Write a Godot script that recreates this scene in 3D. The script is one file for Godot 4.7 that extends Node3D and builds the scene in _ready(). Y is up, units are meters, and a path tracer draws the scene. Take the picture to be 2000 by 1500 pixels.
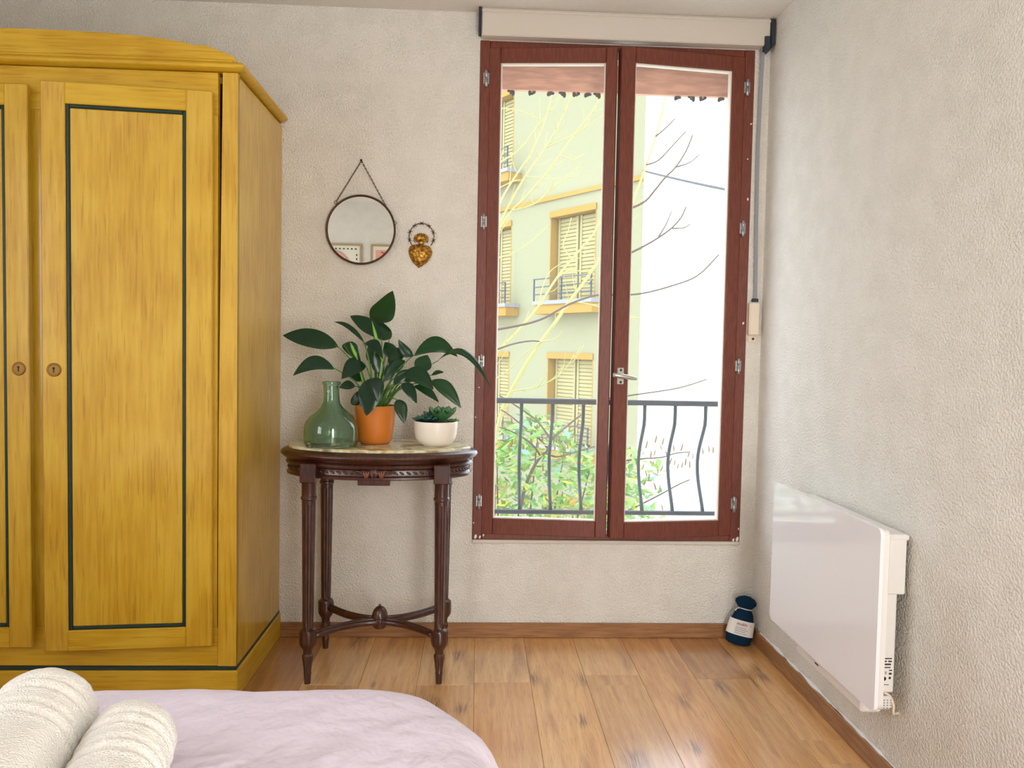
extends Node3D

const WZ := -3.093      # plane of the window wall
const RX := 1.1525      # plane of the right wall
const LX := -2.30       # plane of the left wall
const BZ := 1.0         # plane of the rear wall
const CH := 2.5         # ceiling height

var M := {}
var used := {}
var rng := RandomNumberGenerator.new()

const LEAVES := [
	[Vector3(-0.394, 1.268, -2.900), Vector3(-0.326, 1.388, -2.930), 0.100, -0.020, Vector3(-0.5, 0.1, 1), 1],
	[Vector3(-0.511, 1.173, -2.840), Vector3(-0.710, 1.210, -2.830), 0.072, 0.012, Vector3(0, 0.5, 1), 1],
	[Vector3(-0.516, 1.092, -2.800), Vector3(-0.656, 1.067, -2.760), 0.052, 0.035, Vector3(0, 0.35, 1), 1],
	[Vector3(-0.352, 1.203, -2.860), Vector3(-0.476, 1.288, -2.880), 0.058, 0.012, Vector3(0.3, 0.5, 1), 1],
	[Vector3(-0.416, 1.188, -2.840), Vector3(-0.528, 1.263, -2.840), 0.024, 0.020, Vector3(0.2, 0.8, 0.7), 1],
	[Vector3(-0.500, 1.181, -2.860), Vector3(-0.433, 1.114, -2.860), 0.046, 0.020, Vector3(-0.3, 0.2, 1), 1],
	[Vector3(-0.333, 1.206, -2.930), Vector3(-0.388, 1.283, -2.940), 0.055, -0.015, Vector3(0.2, 0, 1), 0],
	[Vector3(-0.409, 1.188, -2.790), Vector3(-0.339, 1.133, -2.760), 0.042, 0.025, Vector3(0.1, 0.7, 0.8), 1],
	[Vector3(-0.406, 1.110, -2.800), Vector3(-0.486, 1.058, -2.770), 0.064, 0.022, Vector3(-0.1, 0.4, 1), 1],
	[Vector3(-0.445, 1.029, -2.820), Vector3(-0.504, 1.024, -2.820), 0.032, 0.008, Vector3(0, 0.3, 1), 1],
	[Vector3(-0.433, 1.014, -2.830), Vector3(-0.457, 0.961, -2.830), 0.034, -0.012, Vector3(0.2, 0, 1), 1],
	[Vector3(-0.374, 1.064, -2.760), Vector3(-0.391, 0.930, -2.735), 0.078, 0.010, Vector3(0, 0.2, 1), 1],
	[Vector3(-0.364, 1.067, -2.750), Vector3(-0.351, 0.982, -2.730), 0.050, 0.012, Vector3(0.2, 0.3, 1), 0],
	[Vector3(-0.240, 1.141, -2.840), Vector3(-0.293, 1.204, -2.840), 0.036, -0.012, Vector3(0.2, 0.2, 1), 1],
	[Vector3(-0.238, 1.145, -2.860), Vector3(-0.075, 1.144, -2.860), 0.062, 0.045, Vector3(0.1, 0.4, 1), 1],
	[Vector3(-0.156, 1.118, -2.830), Vector3(0.048, 1.033, -2.800), 0.036, 0.085, Vector3(0.2, 0.75, 0.65), 1],
	[Vector3(-0.215, 1.085, -2.820), Vector3(-0.186, 1.149, -2.840), 0.062, 0.000, Vector3(-0.1, 0.3, 1), 1],
	[Vector3(-0.268, 1.085, -2.790), Vector3(-0.157, 1.026, -2.760), 0.062, 0.022, Vector3(0.1, 0.4, 1), 1],
	[Vector3(-0.169, 1.057, -2.810), Vector3(-0.059, 0.959, -2.790), 0.050, 0.020, Vector3(0.1, 0.3, 1), 1],
	[Vector3(-0.231, 1.036, -2.800), Vector3(-0.139, 0.978, -2.790), 0.034, 0.014, Vector3(0.1, 0.6, 0.8), 1],
	[Vector3(-0.271, 1.047, -2.770), Vector3(-0.216, 0.976, -2.750), 0.042, 0.014, Vector3(0.3, 0.5, 1), 1],
	[Vector3(-0.287, 0.988, -2.770), Vector3(-0.258, 0.902, -2.750), 0.044, 0.012, Vector3(0.2, 0.3, 1), 1],
	[Vector3(-0.351, 1.072, -2.820), Vector3(-0.379, 1.148, -2.820), 0.042, 0.000, Vector3(0.1, 0.2, 1), 0],
	[Vector3(-0.333, 1.114, -2.870), Vector3(-0.269, 1.165, -2.890), 0.050, 0.010, Vector3(0, 0.3, 1), 0],
	[Vector3(-0.325, 1.073, -2.840), Vector3(-0.269, 1.127, -2.850), 0.044, 0.010, Vector3(0, 0.4, 1), 0],
	[Vector3(-0.171, 1.074, -2.840), Vector3(-0.125, 1.086, -2.840), 0.018, 0.006, Vector3(0, 0.6, 0.8), 1],
	[Vector3(-0.378, 1.104, -2.880), Vector3(-0.406, 1.185, -2.900), 0.050, 0.000, Vector3(0, 0.1, 1), 0],
	[Vector3(-0.314, 1.133, -2.900), Vector3(-0.351, 1.194, -2.920), 0.050, 0.000, Vector3(0, 0.1, 1), 0],
	[Vector3(-0.271, 1.049, -2.860), Vector3(-0.219, 1.069, -2.870), 0.036, 0.008, Vector3(0, 0.4, 1), 0],
	[Vector3(-0.431, 1.046, -2.860), Vector3(-0.480, 1.089, -2.870), 0.042, 0.006, Vector3(0, 0.3, 1), 0],
	[Vector3(-0.334, 1.051, -2.790), Vector3(-0.299, 1.131, -2.800), 0.036, 0.000, Vector3(-0.3, 0.2, 1), 0],
	[Vector3(-0.304, 1.038, -2.790), Vector3(-0.247, 1.095, -2.800), 0.034, 0.006, Vector3(0.2, 0.4, 1), 0],
]
const BRANCHES := [
	[0, 0.0264, 0.0075, [Vector3(0.121, 0.053, -7.200), Vector3(0.170, 0.298, -7.186), Vector3(0.240, 0.613, -7.171), Vector3(0.323, 0.803, -7.157), Vector3(0.442, 1.030, -7.143), Vector3(0.584, 1.257, -7.129), Vector3(0.717, 1.444, -7.114), Vector3(0.835, 1.630, -7.100), Vector3(0.953, 1.792, -7.086), Vector3(1.079, 1.986, -7.071), Vector3(1.232, 2.240, -7.057), Vector3(1.373, 2.502, -7.043), Vector3(1.502, 2.878, -7.029), Vector3(1.581, 3.139, -7.014), Vector3(1.657, 3.495, -7.000)]],
	[0, 0.0165, 0.0076, [Vector3(0.132, 0.111, -7.300), Vector3(0.125, 0.795, -7.330), Vector3(0.159, 1.108, -7.360), Vector3(0.261, 1.228, -7.390), Vector3(0.412, 1.394, -7.420), Vector3(0.578, 1.606, -7.450), Vector3(0.745, 1.870, -7.480), Vector3(0.899, 2.070, -7.510), Vector3(1.094, 2.303, -7.540), Vector3(1.186, 2.464, -7.570), Vector3(1.317, 2.698, -7.600)]],
	[0, 0.0127, 0.0047, [Vector3(0.076, 1.488, -7.600), Vector3(0.101, 2.093, -7.620), Vector3(0.168, 2.318, -7.640), Vector3(0.311, 2.551, -7.660), Vector3(0.441, 2.689, -7.680), Vector3(0.622, 2.905, -7.700), Vector3(0.778, 3.126, -7.720), Vector3(0.949, 3.373, -7.740), Vector3(1.096, 3.566, -7.760), Vector3(1.188, 3.732, -7.780), Vector3(1.295, 3.934, -7.800)]],
	[0, 0.0128, 0.0050, [Vector3(0.073, 1.529, -7.400), Vector3(0.111, 2.166, -7.410), Vector3(0.163, 2.315, -7.420), Vector3(0.262, 2.543, -7.430), Vector3(0.424, 2.841, -7.440), Vector3(0.549, 3.027, -7.450), Vector3(0.636, 3.159, -7.460), Vector3(0.713, 3.300, -7.470), Vector3(0.784, 3.456, -7.480), Vector3(0.860, 3.651, -7.490), Vector3(0.922, 3.817, -7.500)]],
	[0, 0.0107, 0.0043, [Vector3(0.060, 2.198, -7.300), Vector3(0.193, 2.577, -7.286), Vector3(0.337, 2.825, -7.271), Vector3(0.457, 3.001, -7.257), Vector3(0.552, 3.222, -7.243), Vector3(0.610, 3.388, -7.229), Vector3(0.643, 3.554, -7.214), Vector3(0.672, 3.704, -7.200)]],
	[0, 0.0104, 0.0047, [Vector3(0.053, 2.931, -7.800), Vector3(0.185, 3.053, -7.825), Vector3(0.400, 3.213, -7.850), Vector3(0.543, 3.424, -7.875), Vector3(0.626, 3.506, -7.900)]],
	[0, 0.0080, 0.0034, [Vector3(0.615, 3.130, -7.500), Vector3(0.887, 3.247, -7.433), Vector3(1.014, 3.319, -7.367), Vector3(1.129, 3.389, -7.300)]],
	[0, 0.0081, 0.0035, [Vector3(0.309, 2.541, -7.600), Vector3(0.527, 2.607, -7.575), Vector3(0.678, 2.745, -7.550), Vector3(0.843, 2.863, -7.525), Vector3(0.942, 2.963, -7.500)]],
	[1, 0.0062, 0.0033, [Vector3(0.025, 1.315, -6.600), Vector3(0.150, 1.343, -6.560), Vector3(0.396, 1.394, -6.520), Vector3(0.561, 1.452, -6.480), Vector3(0.758, 1.566, -6.440), Vector3(0.983, 1.645, -6.400), Vector3(1.165, 1.647, -6.360), Vector3(1.349, 1.661, -6.320), Vector3(1.585, 1.726, -6.280), Vector3(1.784, 1.811, -6.240), Vector3(1.940, 1.980, -6.200)]],
	[1, 0.0060, 0.0032, [Vector3(0.052, 1.129, -6.900), Vector3(0.161, 1.173, -6.900), Vector3(0.326, 1.231, -6.900), Vector3(0.468, 1.257, -6.900), Vector3(0.551, 1.254, -6.900)]],
	[0, 0.0079, 0.0032, [Vector3(0.316, 0.797, -7.000), Vector3(0.397, 0.814, -6.960), Vector3(0.538, 0.842, -6.920), Vector3(0.704, 0.934, -6.880), Vector3(0.804, 1.043, -6.840), Vector3(0.856, 1.150, -6.800)]],
	[0, 0.0072, 0.0033, [Vector3(0.159, 0.894, -7.200), Vector3(0.281, 0.979, -7.167), Vector3(0.439, 1.144, -7.133), Vector3(0.582, 1.256, -7.100)]],
	[0, 0.0073, 0.0030, [Vector3(0.063, 3.411, -7.300), Vector3(0.231, 3.441, -7.333), Vector3(0.427, 3.410, -7.367), Vector3(0.587, 3.348, -7.400)]],
	[0, 0.0080, 0.0035, [Vector3(0.154, 2.056, -7.500), Vector3(0.314, 2.113, -7.533), Vector3(0.514, 2.247, -7.567), Vector3(0.664, 2.405, -7.600)]],
	[0, 0.0071, 0.0033, [Vector3(0.582, 1.256, -7.100), Vector3(0.709, 1.282, -7.050), Vector3(0.764, 1.357, -7.000)]],
	[0, 0.0072, 0.0029, [Vector3(0.725, 2.994, -7.200), Vector3(0.861, 2.964, -7.250), Vector3(0.963, 3.036, -7.300)]],
	[0, 0.0074, 0.0030, [Vector3(0.421, 2.832, -7.400), Vector3(0.588, 2.818, -7.400), Vector3(0.775, 2.814, -7.400)]],
	[0, 0.0065, 0.0028, [Vector3(0.823, 1.624, -7.000), Vector3(0.951, 1.611, -6.975), Vector3(1.098, 1.576, -6.950), Vector3(1.296, 1.523, -6.925), Vector3(1.409, 1.464, -6.900)]],
	[0, 0.0068, 0.0030, [Vector3(0.727, 1.853, -7.300), Vector3(0.846, 1.941, -7.333), Vector3(1.008, 1.939, -7.367), Vector3(1.125, 1.994, -7.400)]],
	[0, 0.0078, 0.0035, [Vector3(0.129, 2.678, -7.300), Vector3(0.173, 2.707, -7.367), Vector3(0.345, 2.799, -7.433), Vector3(0.498, 2.798, -7.500)]],
	[0, 0.0071, 0.0031, [Vector3(0.590, 1.615, -7.600), Vector3(0.629, 1.805, -7.633), Vector3(0.705, 1.962, -7.667), Vector3(0.835, 2.060, -7.700)]],
	[0, 0.0071, 0.0031, [Vector3(0.910, 2.081, -7.600), Vector3(0.824, 2.214, -7.633), Vector3(0.875, 2.371, -7.667), Vector3(0.907, 2.504, -7.700)]],
	[1, 0.0068, 0.0030, [Vector3(1.249, 2.428, -6.800), Vector3(1.327, 2.440, -6.757), Vector3(1.434, 2.492, -6.714), Vector3(1.503, 2.574, -6.671), Vector3(1.584, 2.681, -6.629), Vector3(1.664, 2.765, -6.586), Vector3(1.737, 2.891, -6.543), Vector3(1.779, 3.018, -6.500)]],
	[1, 0.0046, 0.0027, [Vector3(1.474, 2.851, -6.900), Vector3(1.577, 2.887, -6.867), Vector3(1.694, 3.013, -6.833), Vector3(1.800, 3.132, -6.800)]],
	[1, 0.0040, 0.0022, [Vector3(1.672, 2.769, -6.600), Vector3(1.782, 2.807, -6.600), Vector3(1.869, 2.879, -6.600)]],
	[1, 0.0065, 0.0029, [Vector3(1.140, 1.932, -6.500), Vector3(1.258, 2.004, -6.467), Vector3(1.363, 2.058, -6.433), Vector3(1.487, 2.133, -6.400), Vector3(1.589, 2.211, -6.367), Vector3(1.655, 2.292, -6.333), Vector3(1.686, 2.375, -6.300)]],
	[1, 0.0043, 0.0021, [Vector3(1.487, 2.138, -6.400), Vector3(1.549, 2.245, -6.400), Vector3(1.593, 2.357, -6.400)]],
	[1, 0.0038, 0.0021, [Vector3(1.597, 2.213, -6.400), Vector3(1.683, 2.211, -6.350), Vector3(1.724, 2.234, -6.300)]],
	[1, 0.0047, 0.0028, [Vector3(1.578, 3.135, -7.000), Vector3(1.665, 3.212, -7.000), Vector3(1.747, 3.297, -7.000)]],
	[1, 0.0045, 0.0024, [Vector3(0.948, 0.776, -6.200), Vector3(1.148, 0.812, -6.150), Vector3(1.291, 0.838, -6.100), Vector3(1.596, 0.895, -6.050), Vector3(1.810, 0.970, -6.000)]],
	[1, 0.0047, 0.0023, [Vector3(0.994, 0.318, -5.900), Vector3(1.130, 0.331, -5.880), Vector3(1.273, 0.352, -5.860), Vector3(1.432, 0.368, -5.840), Vector3(1.534, 0.404, -5.820), Vector3(1.627, 0.416, -5.800)]],
	[1, 0.0046, 0.0022, [Vector3(1.027, -0.093, -5.800), Vector3(1.156, -0.036, -5.760), Vector3(1.275, 0.036, -5.720), Vector3(1.416, 0.124, -5.680), Vector3(1.509, 0.190, -5.640), Vector3(1.585, 0.236, -5.600)]],
	[1, 0.0082, 0.0029, [Vector3(0.326, -0.018, -5.600), Vector3(0.360, 0.156, -5.589), Vector3(0.388, 0.241, -5.578), Vector3(0.426, 0.330, -5.567), Vector3(0.469, 0.400, -5.556), Vector3(0.512, 0.443, -5.544), Vector3(0.543, 0.523, -5.533), Vector3(0.593, 0.578, -5.522), Vector3(0.675, 0.651, -5.511), Vector3(0.751, 0.716, -5.500)]],
	[1, 0.0045, 0.0022, [Vector3(0.473, 0.394, -5.600), Vector3(0.426, 0.465, -5.600), Vector3(0.346, 0.528, -5.600), Vector3(0.251, 0.579, -5.600), Vector3(0.164, 0.608, -5.600)]],
	[1, 0.0045, 0.0022, [Vector3(0.524, 0.455, -5.600), Vector3(0.463, 0.522, -5.600), Vector3(0.352, 0.607, -5.600), Vector3(0.249, 0.688, -5.600), Vector3(0.173, 0.736, -5.600)]],
	[1, 0.0044, 0.0022, [Vector3(0.539, 0.535, -5.500), Vector3(0.429, 0.670, -5.500), Vector3(0.343, 0.732, -5.500), Vector3(0.242, 0.796, -5.500), Vector3(0.157, 0.847, -5.500)]],
	[1, 0.0045, 0.0022, [Vector3(0.502, 0.424, -5.600), Vector3(0.580, 0.398, -5.575), Vector3(0.663, 0.418, -5.550), Vector3(0.816, 0.472, -5.525), Vector3(0.942, 0.503, -5.500)]],
]
const CATKINS := [Vector3(0.199, 0.658, -5.550), Vector3(0.193, 0.572, -5.550), Vector3(0.265, 0.518, -5.550), Vector3(0.246, 0.696, -5.550), Vector3(0.388, 0.687, -5.550), Vector3(0.441, 0.640, -5.550), Vector3(0.494, 0.614, -5.550), Vector3(0.340, 0.489, -5.550), Vector3(0.370, 0.474, -5.550), Vector3(0.391, 0.538, -5.550), Vector3(0.444, 0.520, -5.550), Vector3(0.571, 0.499, -5.550), Vector3(0.627, 0.496, -5.550), Vector3(0.661, 0.501, -5.550), Vector3(0.677, 0.628, -5.550), Vector3(0.740, 0.674, -5.550), Vector3(0.611, 0.560, -5.550), Vector3(0.567, 0.540, -5.550), Vector3(0.484, 0.352, -5.550), Vector3(1.318, 0.570, -5.550), Vector3(1.347, 0.503, -5.550), Vector3(1.372, 0.552, -5.550), Vector3(1.280, 0.456, -5.550), Vector3(1.310, 0.464, -5.550), Vector3(1.442, 0.504, -5.550), Vector3(1.514, 0.512, -5.550), Vector3(1.565, 0.460, -5.550), Vector3(1.592, 0.442, -5.550), Vector3(1.659, 0.484, -5.550), Vector3(1.704, 0.500, -5.550), Vector3(1.739, 0.493, -5.550), Vector3(1.274, 0.388, -5.550), Vector3(1.297, 0.381, -5.550), Vector3(1.328, 0.374, -5.550), Vector3(1.433, 0.406, -5.550), Vector3(1.460, 0.391, -5.550), Vector3(1.518, 0.376, -5.550), Vector3(1.539, 0.407, -5.550), Vector3(1.567, 0.385, -5.550), Vector3(1.337, 0.325, -5.550), Vector3(1.370, 0.352, -5.550), Vector3(1.238, 0.312, -5.550), Vector3(1.269, 0.290, -5.550), Vector3(1.248, 0.248, -5.550), Vector3(1.305, 0.222, -5.550), Vector3(1.355, 0.200, -5.550), Vector3(1.367, 0.060, -5.550), Vector3(1.230, 0.361, -5.550), Vector3(1.386, 0.458, -5.550), Vector3(1.416, 0.488, -5.550), Vector3(1.484, 0.365, -5.550), Vector3(1.251, 0.531, -5.550), Vector3(0.473, 0.558, -5.550), Vector3(0.529, 0.390, -5.550)]


# ---------------------------------------------------------------- helpers
func numbered(n: String) -> String:
	if not used.has(n):
		used[n] = 0
		return n
	used[n] += 1
	return "%s_%03d" % [n, used[n]]

func tag(o: Node, label: String, category: String, group := "") -> void:
	o.set_meta("label", label)
	o.set_meta("category", category)
	if group != "":
		o.set_meta("group", group)

func base(called: String, at: Vector3, label: String, category: String, group := "") -> Node3D:
	var o := Node3D.new()
	o.name = numbered(called)
	add_child(o)
	o.position = at
	tag(o, label, category, group)
	return o

func sbase(called: String) -> Node3D:
	var o := Node3D.new()
	o.name = called
	add_child(o)
	o.set_meta("kind", "structure")
	return o

func start() -> SurfaceTool:
	var st := SurfaceTool.new()
	st.begin(Mesh.PRIMITIVE_TRIANGLES)
	return st

func obj(called: String, st: SurfaceTool, m: Material, parent: Node) -> MeshInstance3D:
	st.generate_normals()
	var o := MeshInstance3D.new()
	o.name = called
	o.mesh = st.commit()
	o.material_override = m
	parent.add_child(o, true)
	return o

func struct(called: String, st: SurfaceTool, m: Material) -> MeshInstance3D:
	var o := obj(called, st, m, self)
	o.set_meta("kind", "structure")
	return o

func mesh_obj(called: String, me: Mesh, m: Material, parent: Node, t := Transform3D()) -> MeshInstance3D:
	var o := MeshInstance3D.new()
	o.name = called
	o.mesh = me
	o.material_override = m
	o.transform = t
	parent.add_child(o, true)
	return o

func tri_n(st: SurfaceTool, a: Vector3, b: Vector3, c: Vector3, n: Vector3) -> void:
	if (a - c).cross(a - b).dot(n) < 0.0:
		var t := b
		b = c
		c = t
	st.add_vertex(a)
	st.add_vertex(b)
	st.add_vertex(c)

func quad_n(st: SurfaceTool, a: Vector3, b: Vector3, c: Vector3, d: Vector3, n: Vector3) -> void:
	tri_n(st, a, b, c, n)
	tri_n(st, a, c, d, n)

func quad(st: SurfaceTool, a: Vector3, b: Vector3, c: Vector3, d: Vector3) -> void:
	st.add_vertex(a)
	st.add_vertex(b)
	st.add_vertex(c)
	st.add_vertex(a)
	st.add_vertex(c)
	st.add_vertex(d)

# box with chamfered edges; t places it
func bx(st: SurfaceTool, c: Vector3, s: Vector3, b := 0.003, t := Transform3D()) -> void:
	st.set_smooth_group(-1)
	var h := s * 0.5
	b = minf(b, minf(h.x, minf(h.y, h.z)) * 0.9)
	var o := t * c
	if b <= 0.0:
		for ax in 3:
			for sg in [-1.0, 1.0]:
				var n := Vector3.ZERO
				n[ax] = sg
				var u := Vector3.ZERO
				u[(ax + 1) % 3] = h[(ax + 1) % 3]
				var v := Vector3.ZERO
				v[(ax + 2) % 3] = h[(ax + 2) % 3]
				var m: Vector3 = c + n * h[ax]
				quad_n(st, t * (m - u - v), t * (m + u - v), t * (m + u + v), t * (m - u + v), t.basis * n)
		return
	var P := {}
	for sx in [-1, 1]:
		for sy in [-1, 1]:
			for sz in [-1, 1]:
				var k := Vector3i(sx, sy, sz)
				P[[k, 0]] = t * (c + Vector3(sx * h.x, sy * (h.y - b), sz * (h.z - b)))
				P[[k, 1]] = t * (c + Vector3(sx * (h.x - b), sy * h.y, sz * (h.z - b)))
				P[[k, 2]] = t * (c + Vector3(sx * (h.x - b), sy * (h.y - b), sz * h.z))
				tri_n(st, P[[k, 0]], P[[k, 1]], P[[k, 2]], P[[k, 0]] + P[[k, 1]] + P[[k, 2]] - o * 3.0)
	for ax in 3:
		var a1 := (ax + 1) % 3
		var a2 := (ax + 2) % 3
		for sg in [-1, 1]:
			var q := []
			for pr in [[-1, -1], [1, -1], [1, 1], [-1, 1]]:
				var k := Vector3i.ZERO
				k[ax] = sg
				k[a1] = pr[0]
				k[a2] = pr[1]
				q.append(P[[k, ax]])
			quad_n(st, q[0], q[1], q[2], q[3], (q[0] + q[2]) * 0.5 - o)
			for sh in [-1, 1]:
				var k0 := Vector3i.ZERO
				k0[a1] = sg
				k0[a2] = sh
				k0[ax] = -1
				var k1 := k0
				k1[ax] = 1
				var e0: Vector3 = P[[k0, a1]]
				var e1: Vector3 = P[[k1, a1]]
				var e2: Vector3 = P[[k1, a2]]
				var e3: Vector3 = P[[k0, a2]]
				quad_n(st, e0, e1, e2, e3, (e0 + e2) * 0.5 - o)

func b2(st: SurfaceTool, lo: Vector3, hi: Vector3, b := 0.0, t := Transform3D()) -> void:
	bx(st, (lo + hi) * 0.5, hi - lo, b, t)

# extruded polygon in x,y between z0 and z1
func prism(st: SurfaceTool, poly: PackedVector2Array, z0: float, z1: float, t := Transform3D()) -> void:
	st.set_smooth_group(-1)
	var ix := Geometry2D.triangulate_polygon(poly)
	for k in range(0, ix.size(), 3):
		for e in [[z0, -1.0], [z1, 1.0]]:
			tri_n(st, t * Vector3(poly[ix[k]].x, poly[ix[k]].y, e[0]), t * Vector3(poly[ix[k + 1]].x, poly[ix[k + 1]].y, e[0]), t * Vector3(poly[ix[k + 2]].x, poly[ix[k + 2]].y, e[0]), t.basis * Vector3(0, 0, e[1] * (1.0 if z1 > z0 else -1.0)))
	var cw := -1.0 if Geometry2D.is_polygon_clockwise(poly) else 1.0
	for k in poly.size():
		var a := poly[k]
		var b := poly[(k + 1) % poly.size()]
		var n := Vector3((b - a).y, -(b - a).x, 0) * cw
		quad_n(st, t * Vector3(a.x, a.y, z0), t * Vector3(b.x, b.y, z0), t * Vector3(b.x, b.y, z1), t * Vector3(a.x, a.y, z1), t.basis * n)

# surface of revolution about y: profile of (radius, height), bottom to top on the outside
func lathe(st: SurfaceTool, prof: Array, segs: int, at: Vector3, flutes := 0, depth := 0.0, f0 := 0.0, f1 := 0.0, ax := 1.0, az := 1.0) -> void:
	var g := 1
	for i in prof.size() - 1:
		var p: Vector2 = prof[i]
		var q: Vector2 = prof[i + 1]
		if i > 0:
			var pr: Vector2 = prof[i - 1]
			if absf((q - p).angle_to(p - pr)) > 0.6:
				g += 1
		st.set_smooth_group(g)
		for k in segs:
			var t0 := TAU * k / segs
			var t1 := TAU * (k + 1) / segs
			var c := []
			for e in [[t0, p], [t1, p], [t1, q], [t0, q]]:
				var pt: Vector2 = e[1]
				var rr := pt.x
				if flutes > 0 and pt.y > f0 and pt.y < f1:
					rr -= depth * maxf(0.0, cos(e[0] * flutes))
				c.append(at + Vector3(rr * cos(e[0]) * ax, pt.y, rr * sin(e[0]) * az))
			if p.x < 1e-6:
				st.add_vertex(c[0]); st.add_vertex(c[2]); st.add_vertex(c[3])
			elif q.x < 1e-6:
				st.add_vertex(c[0]); st.add_vertex(c[1]); st.add_vertex(c[2])
			else:
				quad(st, c[0], c[1], c[2], c[3])

# moulding round an ellipse: profile of (offset outwards, height)
func oval(st: SurfaceTool, prof: Array, a: float, b: float, at: Vector3, segs := 96) -> void:
	var g := 1
	for i in prof.size() - 1:
		var p: Vector2 = prof[i]
		var q: Vector2 = prof[i + 1]
		if i > 0:
			var pr: Vector2 = prof[i - 1]
			if absf((q - p).angle_to(p - pr)) > 0.6:
				g += 1
		st.set_smooth_group(g)
		for k in segs:
			var c := []
			for e in [[k, p], [k + 1, p], [k + 1, q], [k, q]]:
				var an: float = TAU * e[0] / segs
				var pt: Vector2 = e[1]
				c.append(at + Vector3((a + pt.x) * cos(an), pt.y, (b + pt.x) * sin(an)))
			quad(st, c[0], c[1], c[2], c[3])

func tube(st: SurfaceTool, pts: Array, rad: Array, sides := 8, closed := false, flat := 1.0) -> void:
	st.set_smooth_group(1)
	var n := pts.size()
	var rings := []
	var nn := Vector3.ZERO
	for i in n:
		var a: Vector3 = pts[(i - 1 + n) % n] if (closed or i > 0) else pts[0]
		var b: Vector3 = pts[(i + 1) % n] if (closed or i < n - 1) else pts[n - 1]
		var T := (b - a).normalized()
		if nn == Vector3.ZERO:
			nn = T.cross(Vector3(0.31, 0.2, 0.93)).normalized()
		nn = (nn - T * nn.dot(T)).normalized()
		var B := T.cross(nn)
		var ring := []
		var r: float = rad[mini(i, rad.size() - 1)]
		for k in sides:
			var an := TAU * k / sides
			ring.append(pts[i] + nn * cos(an) * r + B * sin(an) * r * flat)
		rings.append(ring)
	for i in (n if closed else n - 1):
		var r0: Array = rings[i]
		var r1: Array = rings[(i + 1) % n]
		for k in sides:
			var k1 := (k + 1) % sides
			quad(st, r1[k], r1[k1], r0[k1], r0[k])
	if not closed:
		for e in [[0, 1.0], [n - 1, -1.0]]:
			var i: int = e[0]
			var c: Vector3 = pts[i]
			var dirv: Vector3 = (pts[1] - pts[0]) if i == 0 else (pts[n - 1] - pts[n - 2])
			for k in sides:
				tri_n(st, c, rings[i][k], rings[i][(k + 1) % sides], -dirv * e[1])

func smooth_pts(pts: Array, per := 4) -> Array:
	var out := []
	for i in pts.size() - 1:
		var p0: Vector3 = pts[maxi(i - 1, 0)]
		var p1: Vector3 = pts[i]
		var p2: Vector3 = pts[i + 1]
		var p3: Vector3 = pts[mini(i + 2, pts.size() - 1)]
		for k in per:
			out.append(p1.cubic_interpolate(p2, p0, p3, float(k) / per))
	out.append(pts[pts.size() - 1])
	return out

func taper(n: int, a: float, b: float) -> Array:
	var out := []
	for i in n:
		out.append(lerpf(a, b, float(i) / maxf(1.0, n - 1)))
	return out

func ball(st: SurfaceTool, c: Vector3, r: Vector3, segs := 10, rows := 6, bs := Basis()) -> void:
	st.set_smooth_group(1)
	for i in rows:
		for k in segs:
			var q := []
			for e in [[k, i], [k + 1, i], [k + 1, i + 1], [k, i + 1]]:
				var t: float = TAU * e[0] / segs
				var f: float = PI * e[1] / rows - PI / 2
				q.append(c + bs * Vector3(r.x * cos(f) * cos(t), r.y * sin(f), r.z * cos(f) * sin(t)))
			if i == 0:
				st.add_vertex(q[0]); st.add_vertex(q[2]); st.add_vertex(q[3])
			elif i == rows - 1:
				st.add_vertex(q[0]); st.add_vertex(q[1]); st.add_vertex(q[2])
			else:
				quad(st, q[0], q[1], q[2], q[3])

# ---------------------------------------------------------------- materials
func srgb(r: int, g: int, b: int) -> Color:
	return Color(r / 255.0, g / 255.0, b / 255.0)

func mat(called: String, c: Color, rough := 0.6, spec := 0.5) -> StandardMaterial3D:
	var m := StandardMaterial3D.new()
	m.resource_name = called
	m.albedo_color = c
	m.roughness = rough
	m.metallic_specular = spec
	M[called] = m
	return m

func noise(freq: float, sd: int, type := FastNoiseLite.TYPE_SIMPLEX_SMOOTH, oct := 3) -> FastNoiseLite:
	var n := FastNoiseLite.new()
	n.noise_type = type
	n.seed = sd
	n.frequency = freq
	n.fractal_type = FastNoiseLite.FRACTAL_FBM
	n.fractal_octaves = oct
	return n

func ntex(freq: float, sd: int, cols: Array, offs: Array, size := 512, oct := 3, type := FastNoiseLite.TYPE_SIMPLEX_SMOOTH) -> NoiseTexture2D:
	var t := NoiseTexture2D.new()
	t.width = size
	t.height = size
	t.seamless = true
	t.noise = noise(freq, sd, type, oct)
	if cols.size():
		var g := Gradient.new()
		g.colors = PackedColorArray(cols)
		g.offsets = PackedFloat32Array(offs)
		t.color_ramp = g
	return t

func tri(m: StandardMaterial3D, scale: Vector3, world := false) -> void:
	m.uv1_triplanar = true
	m.uv1_world_triplanar = world
	m.uv1_scale = scale
	m.uv1_triplanar_sharpness = 8.0

func relief(m: StandardMaterial3D, t: Texture2D, cm: float) -> void:
	m.heightmap_enabled = true
	m.heightmap_texture = t
	m.heightmap_scale = cm

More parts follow.
